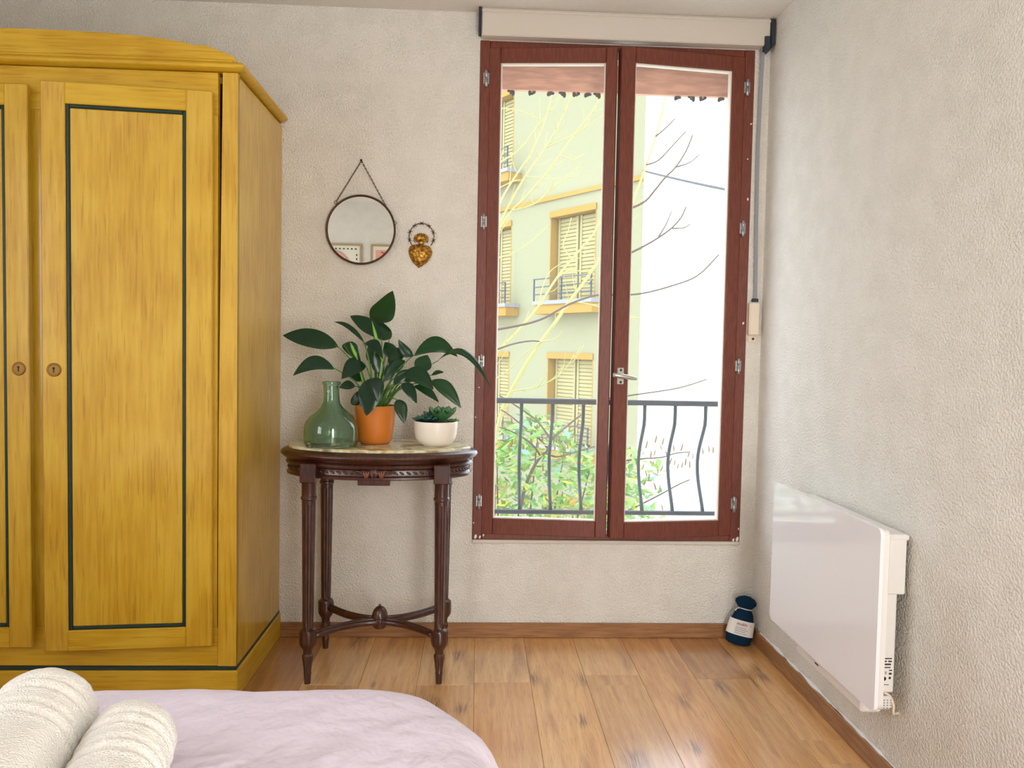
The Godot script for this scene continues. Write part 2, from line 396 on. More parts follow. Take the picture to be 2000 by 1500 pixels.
# painted yellow wood: vertical brush streaks of darker glaze over yellow
func paint_image(sd: int, turned: bool) -> ImageTexture:
	var n1 := noise(1.0, sd, FastNoiseLite.TYPE_SIMPLEX_SMOOTH, 4)
	var n2 := noise(1.0, sd + 7, FastNoiseLite.TYPE_SIMPLEX_SMOOTH, 3)
	var n3 := noise(1.0, sd + 19, FastNoiseLite.TYPE_SIMPLEX_SMOOTH, 2)
	var w := 1024
	var im := Image.create(w, w, false, Image.FORMAT_RGB8)
	var light := srgb(216, 176, 50)
	var deep := srgb(194, 148, 18)
	var brown := srgb(146, 100, 16)
	for y in w:
		for x in w:
			var u := float(x) / w
			var v := float(y) / w
			var a := n1.get_noise_2d(u * 120.0, v * 7.0)
			var b := n2.get_noise_2d(u * 9.0, v * 6.0)
			var c := n3.get_noise_2d(u * 260.0 + 40.0, v * 9.0)
			var col := light.lerp(deep, clampf(0.42 + a * 0.6 + b * 0.6, 0.0, 1.0))
			col = col.lerp(brown, clampf((c - 0.40) * 1.6 + b * 0.25, 0.0, 0.38))
			if turned:
				im.set_pixel(y, x, col)
			else:
				im.set_pixel(x, y, col)
	return ImageTexture.create_from_image(im)

# oak laminate: grain along v, knots that bend the grain
func oak_image() -> ImageTexture:
	var n1 := noise(1.0, 5, FastNoiseLite.TYPE_SIMPLEX_SMOOTH, 4)
	var n2 := noise(1.0, 11, FastNoiseLite.TYPE_SIMPLEX_SMOOTH, 3)
	var n3 := noise(1.0, 23, FastNoiseLite.TYPE_SIMPLEX_SMOOTH, 2)
	var w := 1024
	var im := Image.create(w, w, false, Image.FORMAT_RGB8)
	var light := srgb(236, 190, 128)
	var mid := srgb(214, 160, 98)
	var dark := srgb(160, 106, 62)
	var knots := []
	var kr := RandomNumberGenerator.new()
	kr.seed = 77
	for i in 15:
		knots.append(Vector3(kr.randf(), kr.randf() * 2.0, kr.randf_range(0.008, 0.022)))
	for y in w:
		var row := []
		var v := 2.0 * y / w
		for k in knots:
			if absf(v - k.y) < 0.3:
				row.append(k)
		for x in w:
			var u := float(x) / w
			var bend := 0.0
			var kn := 0.0
			for k in row:
				var dx: float = (u - k.x) / (k.z * 1.6)
				var dy: float = (v - k.y) / (k.z * 3.6)
				var d2 := dx * dx + dy * dy
				if d2 < 9.0:
					var e := exp(-d2 * 0.6)
					bend += e * k.z * 1.1 * dx
					kn = maxf(kn, exp(-d2 * 1.5))
			var uu := u + bend
			var a := n1.get_noise_2d(uu * 42.0, v * 1.6)
			var b := n2.get_noise_2d(uu * 9.0, v * 1.3)
			var c := n3.get_noise_2d(uu * 230.0, v * 9.0)
			var rg := sin((uu * 34.0 + b * 5.0) * 3.0) * 0.5
			var col := light.lerp(mid, clampf(0.45 + a * 0.7 + b * 0.55 + rg * 0.16, 0.0, 1.0))
			col = col.lerp(dark, clampf((c - 0.22) * 0.9, 0.0, 0.4) + clampf((-b - 0.12) * 1.1, 0.0, 0.5))
			col = col.lerp(Color(0.36, 0.21, 0.14), clampf(kn * (0.55 + 1.2 * c + 0.5 * a), 0.0, 0.75))
			im.set_pixel(x, y, col)
	return ImageTexture.create_from_image(im)

func make_materials() -> void:
	var bump := ntex(0.085, 3, [], [], 1024, 3)
	var fine := ntex(0.16, 9, [], [], 512, 2)
	var m := mat("plaster", srgb(230, 226, 217), 0.92, 0.3)
	m.albedo_texture = ntex(0.012, 31, [Color(0.975, 0.975, 0.97), Color(1, 1, 1)], [0.2, 0.8], 512, 3)
	relief(m, bump, 0.42)
	tri(m, Vector3(1.1, 1.1, 1.1), true)
	m = mat("ceiling_plaster", srgb(228, 224, 216), 0.95, 0.2)
	relief(m, bump, 0.25)
	tri(m, Vector3(1.1, 1.1, 1.1), true)
	m = mat("smooth_plaster", srgb(214, 206, 194), 0.85, 0.3)
	relief(m, fine, 0.05)
	tri(m, Vector3(1.5, 1.5, 1.5), true)
	m = mat("oak", Color(1, 1, 1), 0.3, 0.7)
	m.clearcoat_enabled = true
	m.clearcoat = 1.0
	m.clearcoat_roughness = 0.2
	m.albedo_texture = oak_image()
	for k in 5:
		var c: Color = [Color(1, 1, 1), Color(0.93, 0.90, 0.86), Color(1, 0.97, 0.90), Color(0.84, 0.77, 0.71), Color(0.96, 0.90, 0.82)][k]
		var v := m.duplicate()
		v.albedo_color = c
		M["oak%d" % k] = v
	m = mat("skirting", srgb(166, 120, 78), 0.45)
	m.albedo_texture = ntex(0.03, 14, [Color(0.86, 0.82, 0.78), Color(1, 1, 1)], [0.2, 0.8], 256, 3)
	tri(m, Vector3(0.8, 9, 0.8), true)
	m = mat("white_filler", srgb(238, 236, 230), 0.9)
	# wardrobe
	m = mat("yellow_upright", Color(1, 1, 1), 0.42, 0.5)
	m.clearcoat_enabled = true
	m.clearcoat = 0.7
	m.clearcoat_roughness = 0.14
	m.albedo_texture = paint_image(2, false)
	relief(m, ntex(0.05, 41, [], [], 512, 3), 0.03)
	tri(m, Vector3(0.46, 0.46, 0.46), true)
	m = mat("yellow_across", Color(1, 1, 1), 0.42, 0.5)
	m.albedo_texture = paint_image(8, true)
	tri(m, Vector3(0.46, 0.46, 0.46), true)
	mat("green_bead", srgb(22, 52, 48), 0.4)
	mat("raw_pine", srgb(176, 138, 92), 0.8)
	m = mat("brass_old", srgb(150, 112, 52), 0.38)
	m.metallic = 0.7
	# window
	m = mat("window_wood", srgb(122, 60, 42), 0.45)
	m.albedo_texture = ntex(0.03, 52, [Color(0.84, 0.8, 0.8), Color(1, 1, 1)], [0.25, 0.75], 512, 4)
	tri(m, Vector3(9, 0.8, 9), true)
	mat("bead_white", srgb(226, 214, 200), 0.5)
	m = mat("pane", Color(1, 1, 1, 0.04), 0.0)
	m.transparency = BaseMaterial3D.TRANSPARENCY_ALPHA
	m = mat("aluminium", srgb(196, 196, 188), 0.32)
	m.metallic = 0.85
	m = mat("steel", srgb(170, 172, 174), 0.35)
	m.metallic = 0.8
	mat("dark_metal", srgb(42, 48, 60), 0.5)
	mat("ivory_plastic", srgb(232, 218, 198), 0.4)
	mat("strap_grey", srgb(150, 152, 158), 0.85)
	mat("screw_dark", srgb(60, 60, 62), 0.5)
	# table
	m = mat("mahogany", srgb(74, 36, 22), 0.3, 0.55)
	m.albedo_texture = ntex(0.02, 61, [Color(0.7, 0.62, 0.6), Color(1, 1, 1)], [0.25, 0.75], 512, 4)
	m.clearcoat_enabled = true
	m.clearcoat = 0.35
	m.clearcoat_roughness = 0.25
	tri(m, Vector3(6, 1.2, 6))
	m = mat("mahogany_light", srgb(128, 72, 44), 0.35)
	m = mat("marble", Color(1, 1, 1), 0.14, 0.5)
	m.albedo_texture = ntex(0.011, 71, [srgb(150, 132, 96), srgb(206, 194, 150), srgb(226, 218, 182), srgb(196, 196, 158), srgb(214, 178, 140)], [0.2, 0.38, 0.52, 0.68, 0.85], 512, 5)
	tri(m, Vector3(1.6, 1.6, 1.6))
	# objects
	m = mat("green_glass", Color(0.73, 0.86, 0.77, 0.03), 0.03)
	m.refraction_enabled = true
	m.refraction_scale = 0.05
	m = mat("terracotta", srgb(206, 118, 36), 0.42)
	mat("white_ceramic", srgb(236, 228, 214), 0.3)
	mat("soil", srgb(52, 38, 28), 0.95)
	m = mat("lily_leaf", srgb(7, 38, 26), 0.22, 0.42)
	m.backlight_enabled = true
	m.backlight = Color(0.16, 0.36, 0.10)
	m = mat("lily_stem", srgb(74, 122, 44), 0.45)
	m = mat("spathe", srgb(120, 176, 62), 0.4)
	for k in 3:
		m = mat("succulent%d" % k, [srgb(44, 92, 78), srgb(62, 112, 66), srgb(98, 148, 84)][k], 0.45)
	m = mat("mirror_glass", Color(0.95, 0.96, 0.95), 0.0)
	m.metallic = 1.0
	m = mat("bronze", srgb(82, 58, 34), 0.4)
	m.metallic = 0.6
	m = mat("old_gold", srgb(196, 152, 66), 0.36)
	m.metallic = 0.75
	m.albedo_texture = ntex(0.05, 81, [Color(0.7, 0.6, 0.5), Color(1, 1, 1)], [0.3, 0.65], 256, 3)
	relief(m, ntex(0.05, 82, [], [], 256, 2), 0.18)
	tri(m, Vector3(5, 5, 5))
	m = mat("rust_wire", srgb(84, 50, 32), 0.6)
	m.metallic = 0.4
	m = mat("white_glass", srgb(240, 240, 242), 0.06, 0.5)
	mat("white_paint", srgb(232, 229, 224), 0.4)
	mat("print_black", srgb(28, 28, 30), 0.6)
	m = mat("blue_cloth", srgb(10, 44, 66), 0.95, 0.3)
	relief(m, ntex(0.12, 84, [], [], 256, 2), 0.1)
	tri(m, Vector3(6, 6, 6))
	mat("paper", srgb(232, 228, 222), 0.8)
	mat("print_maroon", srgb(120, 44, 50), 0.7)
	mat("print_red", srgb(196, 62, 62), 0.7)
	mat("print_grey", srgb(150, 146, 142), 0.7)
	# bed
	m = mat("lilac_cotton", srgb(224, 213, 227), 0.9, 0.25)
	m.rim_enabled = true
	m.rim = 0.3
	relief(m, ntex(0.009, 91, [], [], 1024, 4), 0.6)
	tri(m, Vector3(1.3, 1.3, 1.3), true)
	m = mat("terry", srgb(240, 236, 228), 1.0, 0.2)
	m.rim_enabled = true
	m.rim = 0.4
	relief(m, ntex(0.19, 93, [], [], 512, 3), 0.24)
	tri(m, Vector3(3.2, 3.2, 3.2), true)
	mat("mattress_white", srgb(230, 228, 222), 0.9)
	mat("bed_wood", srgb(150, 110, 70), 0.5)
	# outdoors
	m = mat("facade_render", srgb(137, 136, 108), 0.95, 0.2)
	mat("ochre", srgb(152, 122, 60), 0.9, 0.2)
	mat("slab_pale", srgb(136, 138, 140), 0.9, 0.2)
	mat("shutter_paint", srgb(156, 148, 106), 0.8, 0.2)
	m = mat("railing_iron", srgb(44, 62, 72), 0.55)
	m = mat("salmon_board", srgb(250, 192, 162), 0.8)
	m.albedo_texture = ntex(0.02, 97, [Color(0.88, 0.86, 0.86), Color(1, 1, 1)], [0.2, 0.8], 256, 4)
	tri(m, Vector3(1.2, 6, 6), true)
	mat("grime", srgb(70, 66, 62), 0.95)
	m = mat("bark_lit", srgb(160, 154, 100), 0.9, 0.2)  # yellow light on the hazel stems is put into this bark colour
	m = mat("bark_dark", srgb(92, 78, 70), 0.9, 0.2)
	mat("catkin", srgb(120, 92, 62), 0.95, 0.2)
	m = mat("shrub_leaf", Color(1, 1, 1), 0.6, 0.3)
	m.vertex_color_use_as_albedo = true
	m.backlight_enabled = true
	m.backlight = Color(0.3, 0.4, 0.1)
	mat("pale_concrete", srgb(206, 204, 198), 0.95, 0.2)
	mat("cable", srgb(70, 72, 76), 0.7)
	# pictures
	mat("frame_wood", srgb(170, 150, 110), 0.5)
	mat("art_paper", srgb(226, 222, 204), 0.8)
	mat("art_pink", srgb(226, 160, 150), 0.8)
	mat("art_orange", srgb(226, 160, 60), 0.8)
	mat("art_green", srgb(56, 76, 66), 0.8)
	mat("art_red", srgb(206, 84, 76), 0.8)

# ---------------------------------------------------------------- the scene
func _ready() -> void:
	rng.seed = 4
	var cam := Camera3D.new()
	cam.name = "camera"
	add_child(cam)
	cam.position = Vector3(0, 1.1736, 0)
	cam.rotation = Vector3(-0.04438, -0.04489, 0.01925)
	cam.fov = 53.13
	cam.near = 0.05
	cam.far = 300.0
	cam.current = true
	var we := WorldEnvironment.new()
	we.name = "environment"
	var env := Environment.new()
	env.background_mode = Environment.BG_SKY
	var sky := Sky.new()
	var sm := ProceduralSkyMaterial.new()
	sm.sky_top_color = Color(0.86, 0.93, 1.0)
	sm.sky_horizon_color = Color(0.97, 0.985, 1.0)
	sm.sky_curve = 0.25
	sm.ground_bottom_color = Color(0.7, 0.69, 0.67)
	sm.ground_horizon_color = Color(0.95, 0.94, 0.92)
	sm.sky_energy_multiplier = 1.0
	sm.ground_energy_multiplier = 1.0
	sky.sky_material = sm
	env.sky = sky
	env.tonemap_mode = Environment.TONE_MAPPER_LINEAR
	env.background_energy_multiplier = 4.1
	env.tonemap_exposure = 1.38
	env.sdfgi_enabled = true
	env.ssao_enabled = true
	env.ssil_enabled = true
	we.environment = env
	add_child(we)
	# daylight of the second window, in the left wall beside the bed
	var day := AreaLight3D.new()
	day.name = "left_window_daylight"
	day.area_size = Vector2(1.30, 1.30)
	day.light_color = Color(0.985, 0.985, 0.985)
	day.light_energy = 1.15
	day.shadow_enabled = true
	day.area_range = 12.0
	add_child(day)
	day.position = Vector3(LX + 0.03, 1.52, -0.35)
	day.rotation = Vector3(0, -PI / 2, 0)
	# daylight of the glazed door in the rear wall, beside the bed
	var door_day := AreaLight3D.new()
	door_day.name = "glazed_door_daylight"
	door_day.area_size = Vector2(0.60, 1.85)
	door_day.light_color = Color(1.0, 0.985, 0.965)
	door_day.light_energy = 3.0
	door_day.shadow_enabled = true
	door_day.area_range = 12.0
	add_child(door_day)
	door_day.position = Vector3(0.73, 1.13, BZ - 0.03)
	make_materials()
	build_room()
	build_door()
	build_window()
	build_shutter_box()
	build_wardrobe()
	build_table()
	build_jug()
	build_lily()
	build_succulent()
	build_mirror()
	build_heart()
	build_heater()
	build_bag()
	build_bed()
	build_pictures()
	build_outside()

func build_room() -> void:
	# floor of oak boards running towards the window wall
	var fl := start()
	b2(fl, Vector3(LX - 0.2, -0.12, WZ - 0.2), Vector3(RX + 0.2, -0.010, BZ + 0.2))
	var floor_o := struct("floor", fl, M.bed_wood)
	var seam := 0.006
	var row := -12
	while seam + row * 0.2 < RX:
		var x0: float = maxf(LX, seam + row * 0.2)
		var x1: float = minf(RX, seam + (row + 1) * 0.2)
		if x1 - x0 > 0.01:
			var joint: float = -2.66 - 0.03 * absf(row % 3) if row % 2 == 0 else -2.02 - 0.05 * absf(row % 3)
			if row % 2 != 0 and row < 0:
				joint = -2.64
			elif row < 0:
				joint = -2.02
			if row == -1:
				joint = -2.64
			var z := WZ
			var nx := joint
			var first := true
			while z < BZ - 0.01:
				var z1: float = minf(nx, BZ)
				var u0 := rng.randf()
				var v0 := rng.randf()
				var st := start()
				plank(st, Vector3(x0, -0.012, z), Vector3(x1, 0.0, z1), u0, v0)
				obj("plank", st, M["oak%d" % rng.randi_range(0, 4)], floor_o)
				z = z1
				nx = z1 + 1.28
				first = false
		row += 1
	# walls with thickness; openings for the two windows
	var st := start()
	var wx0 := -0.012
	var wx1 := 1.090
	var wy0 := 0.398
	var wy1 := 2.392
	b2(st, Vector3(LX - 0.2, 0, WZ - 0.22), Vector3(wx0, CH, WZ))
	b2(st, Vector3(wx1, 0, WZ - 0.22), Vector3(RX + 0.2, CH, WZ))
	b2(st, Vector3(wx0, 0, WZ - 0.22), Vector3(wx1, wy0, WZ))
	b2(st, Vector3(wx0, wy1, WZ - 0.22), Vector3(wx1, CH, WZ))
	struct("wall_back", st, M.plaster)
	st = start()
	b2(st, Vector3(RX, 0, WZ), Vector3(RX + 0.2, CH, BZ + 0.2))
	struct("wall_right", st, M.plaster)
	st = start()
	var lz0 := -1.0
	var lz1 := 0.3
	b2(st, Vector3(LX - 0.2, 0, WZ), Vector3(LX, CH, lz0))
	b2(st, Vector3(LX - 0.2, 0, lz1), Vector3(LX, CH, BZ + 0.2))
	b2(st, Vector3(LX - 0.2, 0, lz0), Vector3(LX, 0.87, lz1))
	b2(st, Vector3(LX - 0.2, 2.17, lz0), Vector3(LX, CH, lz1))
	struct("wall_left", st, M.plaster)
	st = start()
	b2(st, Vector3(LX, 0, BZ), Vector3(0.37, CH, BZ + 0.2))
	b2(st, Vector3(1.09, 0, BZ), Vector3(RX, CH, BZ + 0.2))
	b2(st, Vector3(0.37, 2.12, BZ), Vector3(1.09, CH, BZ + 0.2))
	struct("wall_rear", st, M.plaster)
	st = start()
	b2(st, Vector3(LX - 0.2, CH, WZ - 0.22), Vector3(RX + 0.2, CH + 0.2, BZ + 0.2))
	struct("ceiling", st, M.ceiling_plaster)
	# skirting boards
	st = start()
	b2(st, Vector3(-0.785, 0, WZ), Vector3(RX - 0.012, 0.06, WZ + 0.013), 0.003)
	struct("baseboard_back", st, M.skirting)
	st = start()
	b2(st, Vector3(RX - 0.013, 0, WZ), Vector3(RX, 0.06, BZ), 0.003)
	struct("baseboard_right", st, M.skirting)
	st = start()
	b2(st, Vector3(LX, 0, WZ + 0.6), Vector3(LX + 0.013, 0.06, BZ), 0.003)
	struct("baseboard_left", st, M.skirting)
	# ragged line of white filler along the top of the right skirting board
	st = start()
	st.set_smooth_group(1)
	var n1 := noise(9.0, 6)
	var pts := []
	var rad := []
	for i in 90:
		var z := -2.98 + i * 0.02
		pts.append(Vector3(RX - 0.004, 0.062 + 0.004 * n1.get_noise_1d(z * 3.0), z))
		rad.append(clampf(0.005 + 0.007 * n1.get_noise_1d(z), 0.0008, 0.012))
	tube(st, pts, rad, 6)
	struct("trim_1", st, M.white_filler)
	# second window, in the left wall
	var w := sbase("window_2")
	var f := start()
	b2(f, Vector3(LX - 0.1, 0.87, lz0), Vector3(LX - 0.05, 0.93, lz1), 0.004)
	b2(f, Vector3(LX - 0.1, 2.11, lz0), Vector3(LX - 0.05, 2.17, lz1), 0.004)
	for z in [lz0, lz1 - 0.06, (lz0 + lz1) / 2 - 0.03]:
		b2(f, Vector3(LX - 0.1, 0.93, z), Vector3(LX - 0.05, 2.11, z + 0.06), 0.004)
	obj("frame", f, M.window_wood, w)
	f = start()
	b2(f, Vector3(LX - 0.08, 0.93, lz0 + 0.06), Vector3(LX - 0.076, 2.11, (lz0 + lz1) / 2 - 0.03))
	obj("pane", f, M.pane, w)
	f = start()
	b2(f, Vector3(LX - 0.08, 0.93, (lz0 + lz1) / 2 + 0.03), Vector3(LX - 0.076, 2.11, lz1 - 0.06))
	obj("pane", f, M.pane, w)

func build_door() -> void:
	var d := sbase("door_1")
	var f := start()
	for e in [[0.37, 0.0, 0.43, 2.12], [1.03, 0.0, 1.09, 2.12], [0.43, 2.05, 1.03, 2.12], [0.43, 0.0, 1.03, 0.16], [0.43, 1.02, 1.03, 1.08]]:
		b2(f, Vector3(e[0], e[1], BZ + 0.06), Vector3(e[2], e[3], BZ + 0.11), 0.004)
	obj("frame", f, M.window_wood, d)
	for e in [[0.16, 1.02], [1.08, 2.05]]:
		f = start()
		b2(f, Vector3(0.43, e[0], BZ + 0.083), Vector3(1.03, e[1], BZ + 0.087))
		obj("pane", f, M.pane, d)

func plank(st: SurfaceTool, lo: Vector3, hi: Vector3, u0: float, v0: float) -> void:
	st.set_smooth_group(-1)
	var g := 0.0004
	lo.x += g
	hi.x -= g
	lo.z += g
	hi.z -= g
	var b := 0.0006
	var top := [Vector3(lo.x + b, hi.y, lo.z + b), Vector3(hi.x - b, hi.y, lo.z + b), Vector3(hi.x - b, hi.y, hi.z - b), Vector3(lo.x + b, hi.y, hi.z - b)]
	var rim := [Vector3(lo.x, hi.y - b, lo.z), Vector3(hi.x, hi.y - b, lo.z), Vector3(hi.x, hi.y - b, hi.z), Vector3(lo.x, hi.y - b, hi.z)]
	var low := [Vector3(lo.x, lo.y, lo.z), Vector3(hi.x, lo.y, lo.z), Vector3(hi.x, lo.y, hi.z), Vector3(lo.x, lo.y, hi.z)]
	var faces := [[top[0], top[1], top[2], top[3], Vector3.UP]]
	for k in 4:
		var k1 := (k + 1) % 4
		var n: Vector3 = (rim[k] + rim[k1]) * 0.5 - (lo + hi) * 0.5
		n.y = 0
		faces.append([rim[k], rim[k1], top[k1], top[k], n + Vector3.UP * 0.1])
		faces.append([low[k], low[k1], rim[k1], rim[k], n])
	for fc in faces:
		var q: Array = [fc[0], fc[1], fc[2], fc[3]]
		if (q[0] - q[2]).cross(q[0] - q[1]).dot(fc[4]) < 0:
			q = [fc[0], fc[3], fc[2], fc[1]]
		for i in [0, 1, 2, 0, 2, 3]:
			st.set_uv(Vector2(u0 + q[i].x - lo.x, v0 + (q[i].z - lo.z) * 0.5))
			st.add_vertex(q[i])

# ---------------------------------------------------------------- window
func ring_frame(st: SurfaceTool, x0: float, x1: float, y0: float, y1: float, wl: float, wr: float, wt: float, wb: float, z0: float, z1: float, b := 0.003) -> void:
	b2(st, Vector3(x0, y0, z0), Vector3(x0 + wl, y1, z1), b)
	b2(st, Vector3(x1 - wr, y0, z0), Vector3(x1, y1, z1), b)
	b2(st, Vector3(x0 + wl, y1 - wt, z0), Vector3(x1 - wr, y1, z1 - 0.0008), b)
	b2(st, Vector3(x0 + wl, y0, z0), Vector3(x1 - wr, y0 + wb, z1 - 0.0008), b)

func build_window() -> void:
	var w := sbase("window_1")
	var st := start()
	ring_frame(st, -0.012, 1.090, 0.402, 2.392, 0.040, 0.042, 0.030, 0.026, WZ - 0.075, WZ + 0.004)
	obj("frame", st, M.window_wood, w)
	# sashes, both a little ajar into the room
	for side in 2:
		var wd: float = 0.5055 if side == 0 else 0.515
		var sg: float = 1.0 if side == 0 else -1.0
		var hw: float = 0.046 if side == 0 else 0.052
		var fw: float = 0.045 if side == 0 else 0.058
		var s := start()
		var xa: float = 0.0 if side == 0 else -wd
		var xb: float = wd if side == 0 else 0.0
		var wl: float = hw if side == 0 else fw
		var wr: float = fw if side == 0 else hw
		ring_frame(s, xa, xb, 0.0, 1.940, wl, wr, 0.058, 0.064, -0.048, 0.0)
		var sash := obj("sash", s, M.window_wood, w)
		sash.position = Vector3(0.024 if side == 0 else 1.051, 0.425, WZ + 0.004)
		sash.rotation.y = -sg * (0.0992 if side == 0 else 0.1265)
		var b := start()
		ring_frame(b, xa + wl - 0.001, xb - wr + 0.001, 0.063, 1.883, 0.006, 0.006, 0.006, 0.006, -0.034, -0.008, 0.002)
		obj("glazing_bead", b, M.bead_white, sash)
		var p := start()
		b2(p, Vector3(xa + wl, 0.064, -0.024), Vector3(xb - wr, 1.882, -0.020))
		obj("pane", p, M.pane, sash)
		# hinges on the jamb
		for hy in [2.243, 1.682, 1.126, 0.560]:
			var h := start()
			var hx: float = 0.014 if side == 0 else 1.060
			tube(h, [Vector3(hx, hy - 0.034, WZ + 0.010), Vector3(hx, hy - 0.002, WZ + 0.010)], [0.0065], 10)
			tube(h, [Vector3(hx, hy + 0.002, WZ + 0.010), Vector3(hx, hy + 0.030, WZ + 0.010)], [0.0065], 10)
			b2(h, Vector3(hx - 0.012, hy - 0.022, WZ + 0.004), Vector3(hx + 0.012, hy + 0.022, WZ + 0.007), 0.001)
			obj("hinge", h, M.steel, w)
		if side == 1:
			var hd := start()
			var cx := -wd + 0.026
			var cy := 0.653
			b2(hd, Vector3(cx - 0.014, cy - 0.034, 0), Vector3(cx + 0.014, cy + 0.034, 0.006), 0.003)
			tube(hd, [Vector3(cx, cy, 0.004), Vector3(cx, cy, 0.044)], [0.009], 12)
			tube(hd, smooth_pts([Vector3(cx - 0.044, cy + 0.006, 0.048), Vector3(cx, cy, 0.052), Vector3(cx + 0.05, cy - 0.009, 0.050)]), [0.0075, 0.009, 0.010, 0.010, 0.010, 0.010, 0.009, 0.008, 0.007], 10)
			var handle := obj("handle", hd, M.aluminium, sash)
			handle.set_meta("label", "brushed aluminium window handle")
			for e in [0.024, -0.024]:
				var sc := start()
				tube(sc, [Vector3(cx, cy + e, 0.0055), Vector3(cx, cy + e, 0.0075)], [0.005], 10)
				obj("screw", sc, M.screw_dark, sash)
	for e in [[0.002, 0.414, 0.010], [0.020, 0.412, 0.007], [0.034, 0.420, 0.006], [-0.006, 0.470, 0.004], [1.080, 0.412, 0.011], [1.064, 0.408, 0.008], [1.084, 0.455, 0.005], [1.076, 1.30, 0.006], [1.078, 1.80, 0.006], [1.072, 1.96, 0.004], [1.082, 2.10, 0.005], [-0.006, 0.90, 0.004], [0.006, 1.02, 0.004]]:
		var fk := start()
		ball(fk, Vector3(e[0], e[1], WZ + 0.004), Vector3(e[2] * 0.6, e[2], 0.0012), 7, 4, Basis(Vector3(0, 0, 1), e[1] * 7.0))
		obj("paint_fleck", fk, M.white_filler, w)
	# sill strip under the frame
	var sl := start()
	b2(sl, Vector3(-0.012, 0.388, WZ - 0.01), Vector3(1.090, 0.402, WZ + 0.010), 0.003)
	obj("sill", sl, M.smooth_plaster, w)

func build_shutter_box() -> void:
	var o := base("roller_shutter_box", Vector3(0.56, 2.394, WZ), "long pale roller shutter box under the ceiling above the window", "shutter box")
	var st := start()
	b2(st, Vector3(-0.568, 0.0, 0.0), Vector3(0.572, 0.106, 0.050), 0.004)
	obj("box", st, M.smooth_plaster, o)
	st = start()
	b2(st, Vector3(-0.568, 0.088, 0.050), Vector3(0.572, 0.098, 0.054), 0.002)
	obj("moulding", st, M.smooth_plaster, o)
	st = start()
	b2(st, Vector3(-0.580, 0.012, 0.0), Vector3(-0.569, 0.106, 0.055), 0.002)
	obj("end_plate", st, M.dark_metal, o)
	st = start()
	b2(st, Vector3(0.573, 0.0, 0.0), Vector3(0.588, 0.100, 0.060), 0.002)
	b2(st, Vector3(0.548, -0.02, 0.012), Vector3(0.572, 0.035, 0.056), 0.002)
	obj("end_plate", st, M.dark_metal, o)
	var w := base("strap_winder", Vector3(1.117, 1.25, WZ), "ivory shutter strap winder screwed to the wall strip beside the window", "strap winder")
	st = start()
	b2(st, Vector3(-0.025, 0.0, 0.0), Vector3(0.020, 0.135, 0.030), 0.006)
	obj("case", st, M.ivory_plastic, w)
	st = start()
	b2(st, Vector3(-0.020, -0.026, 0.0), Vector3(0.018, 0.002, 0.006), 0.002)
	obj("bracket", st, M.ivory_plastic, w)
	st = start()
	tube(st, [Vector3(0, -0.013, 0.005), Vector3(0, -0.013, 0.009)], [0.005], 10)
	obj("screw", st, M.screw_dark, w)
	st = start()
	b2(st, Vector3(-0.012, 0.133, 0.006), Vector3(0.012, 0.150, 0.024), 0.002)
	obj("strap_guide", st, M.dark_metal, w)
	st = start()
	quad_strap(st, [Vector3(0.002, 0.148, 0.016), Vector3(-0.004, 0.45, 0.014), Vector3(-0.008, 0.75, 0.014), Vector3(-0.006, 1.16, 0.030)], 0.014, 0.002)
	obj("strap", st, M.strap_grey, w)

func quad_strap(st: SurfaceTool, pts: Array, wd: float, th: float) -> void:
	for i in pts.size() - 1:
		var a: Vector3 = pts[i]
		var b: Vector3 = pts[i + 1]
		var d := (b - a).normalized()
		var x := d.cross(Vector3(0, 0, 1)).normalized()
		var bs := Basis(x, d, x.cross(d))
		bx(st, Vector3.ZERO, Vector3(wd, a.distance_to(b) + 0.001, th), 0.0, Transform3D(bs, (a + b) * 0.5))

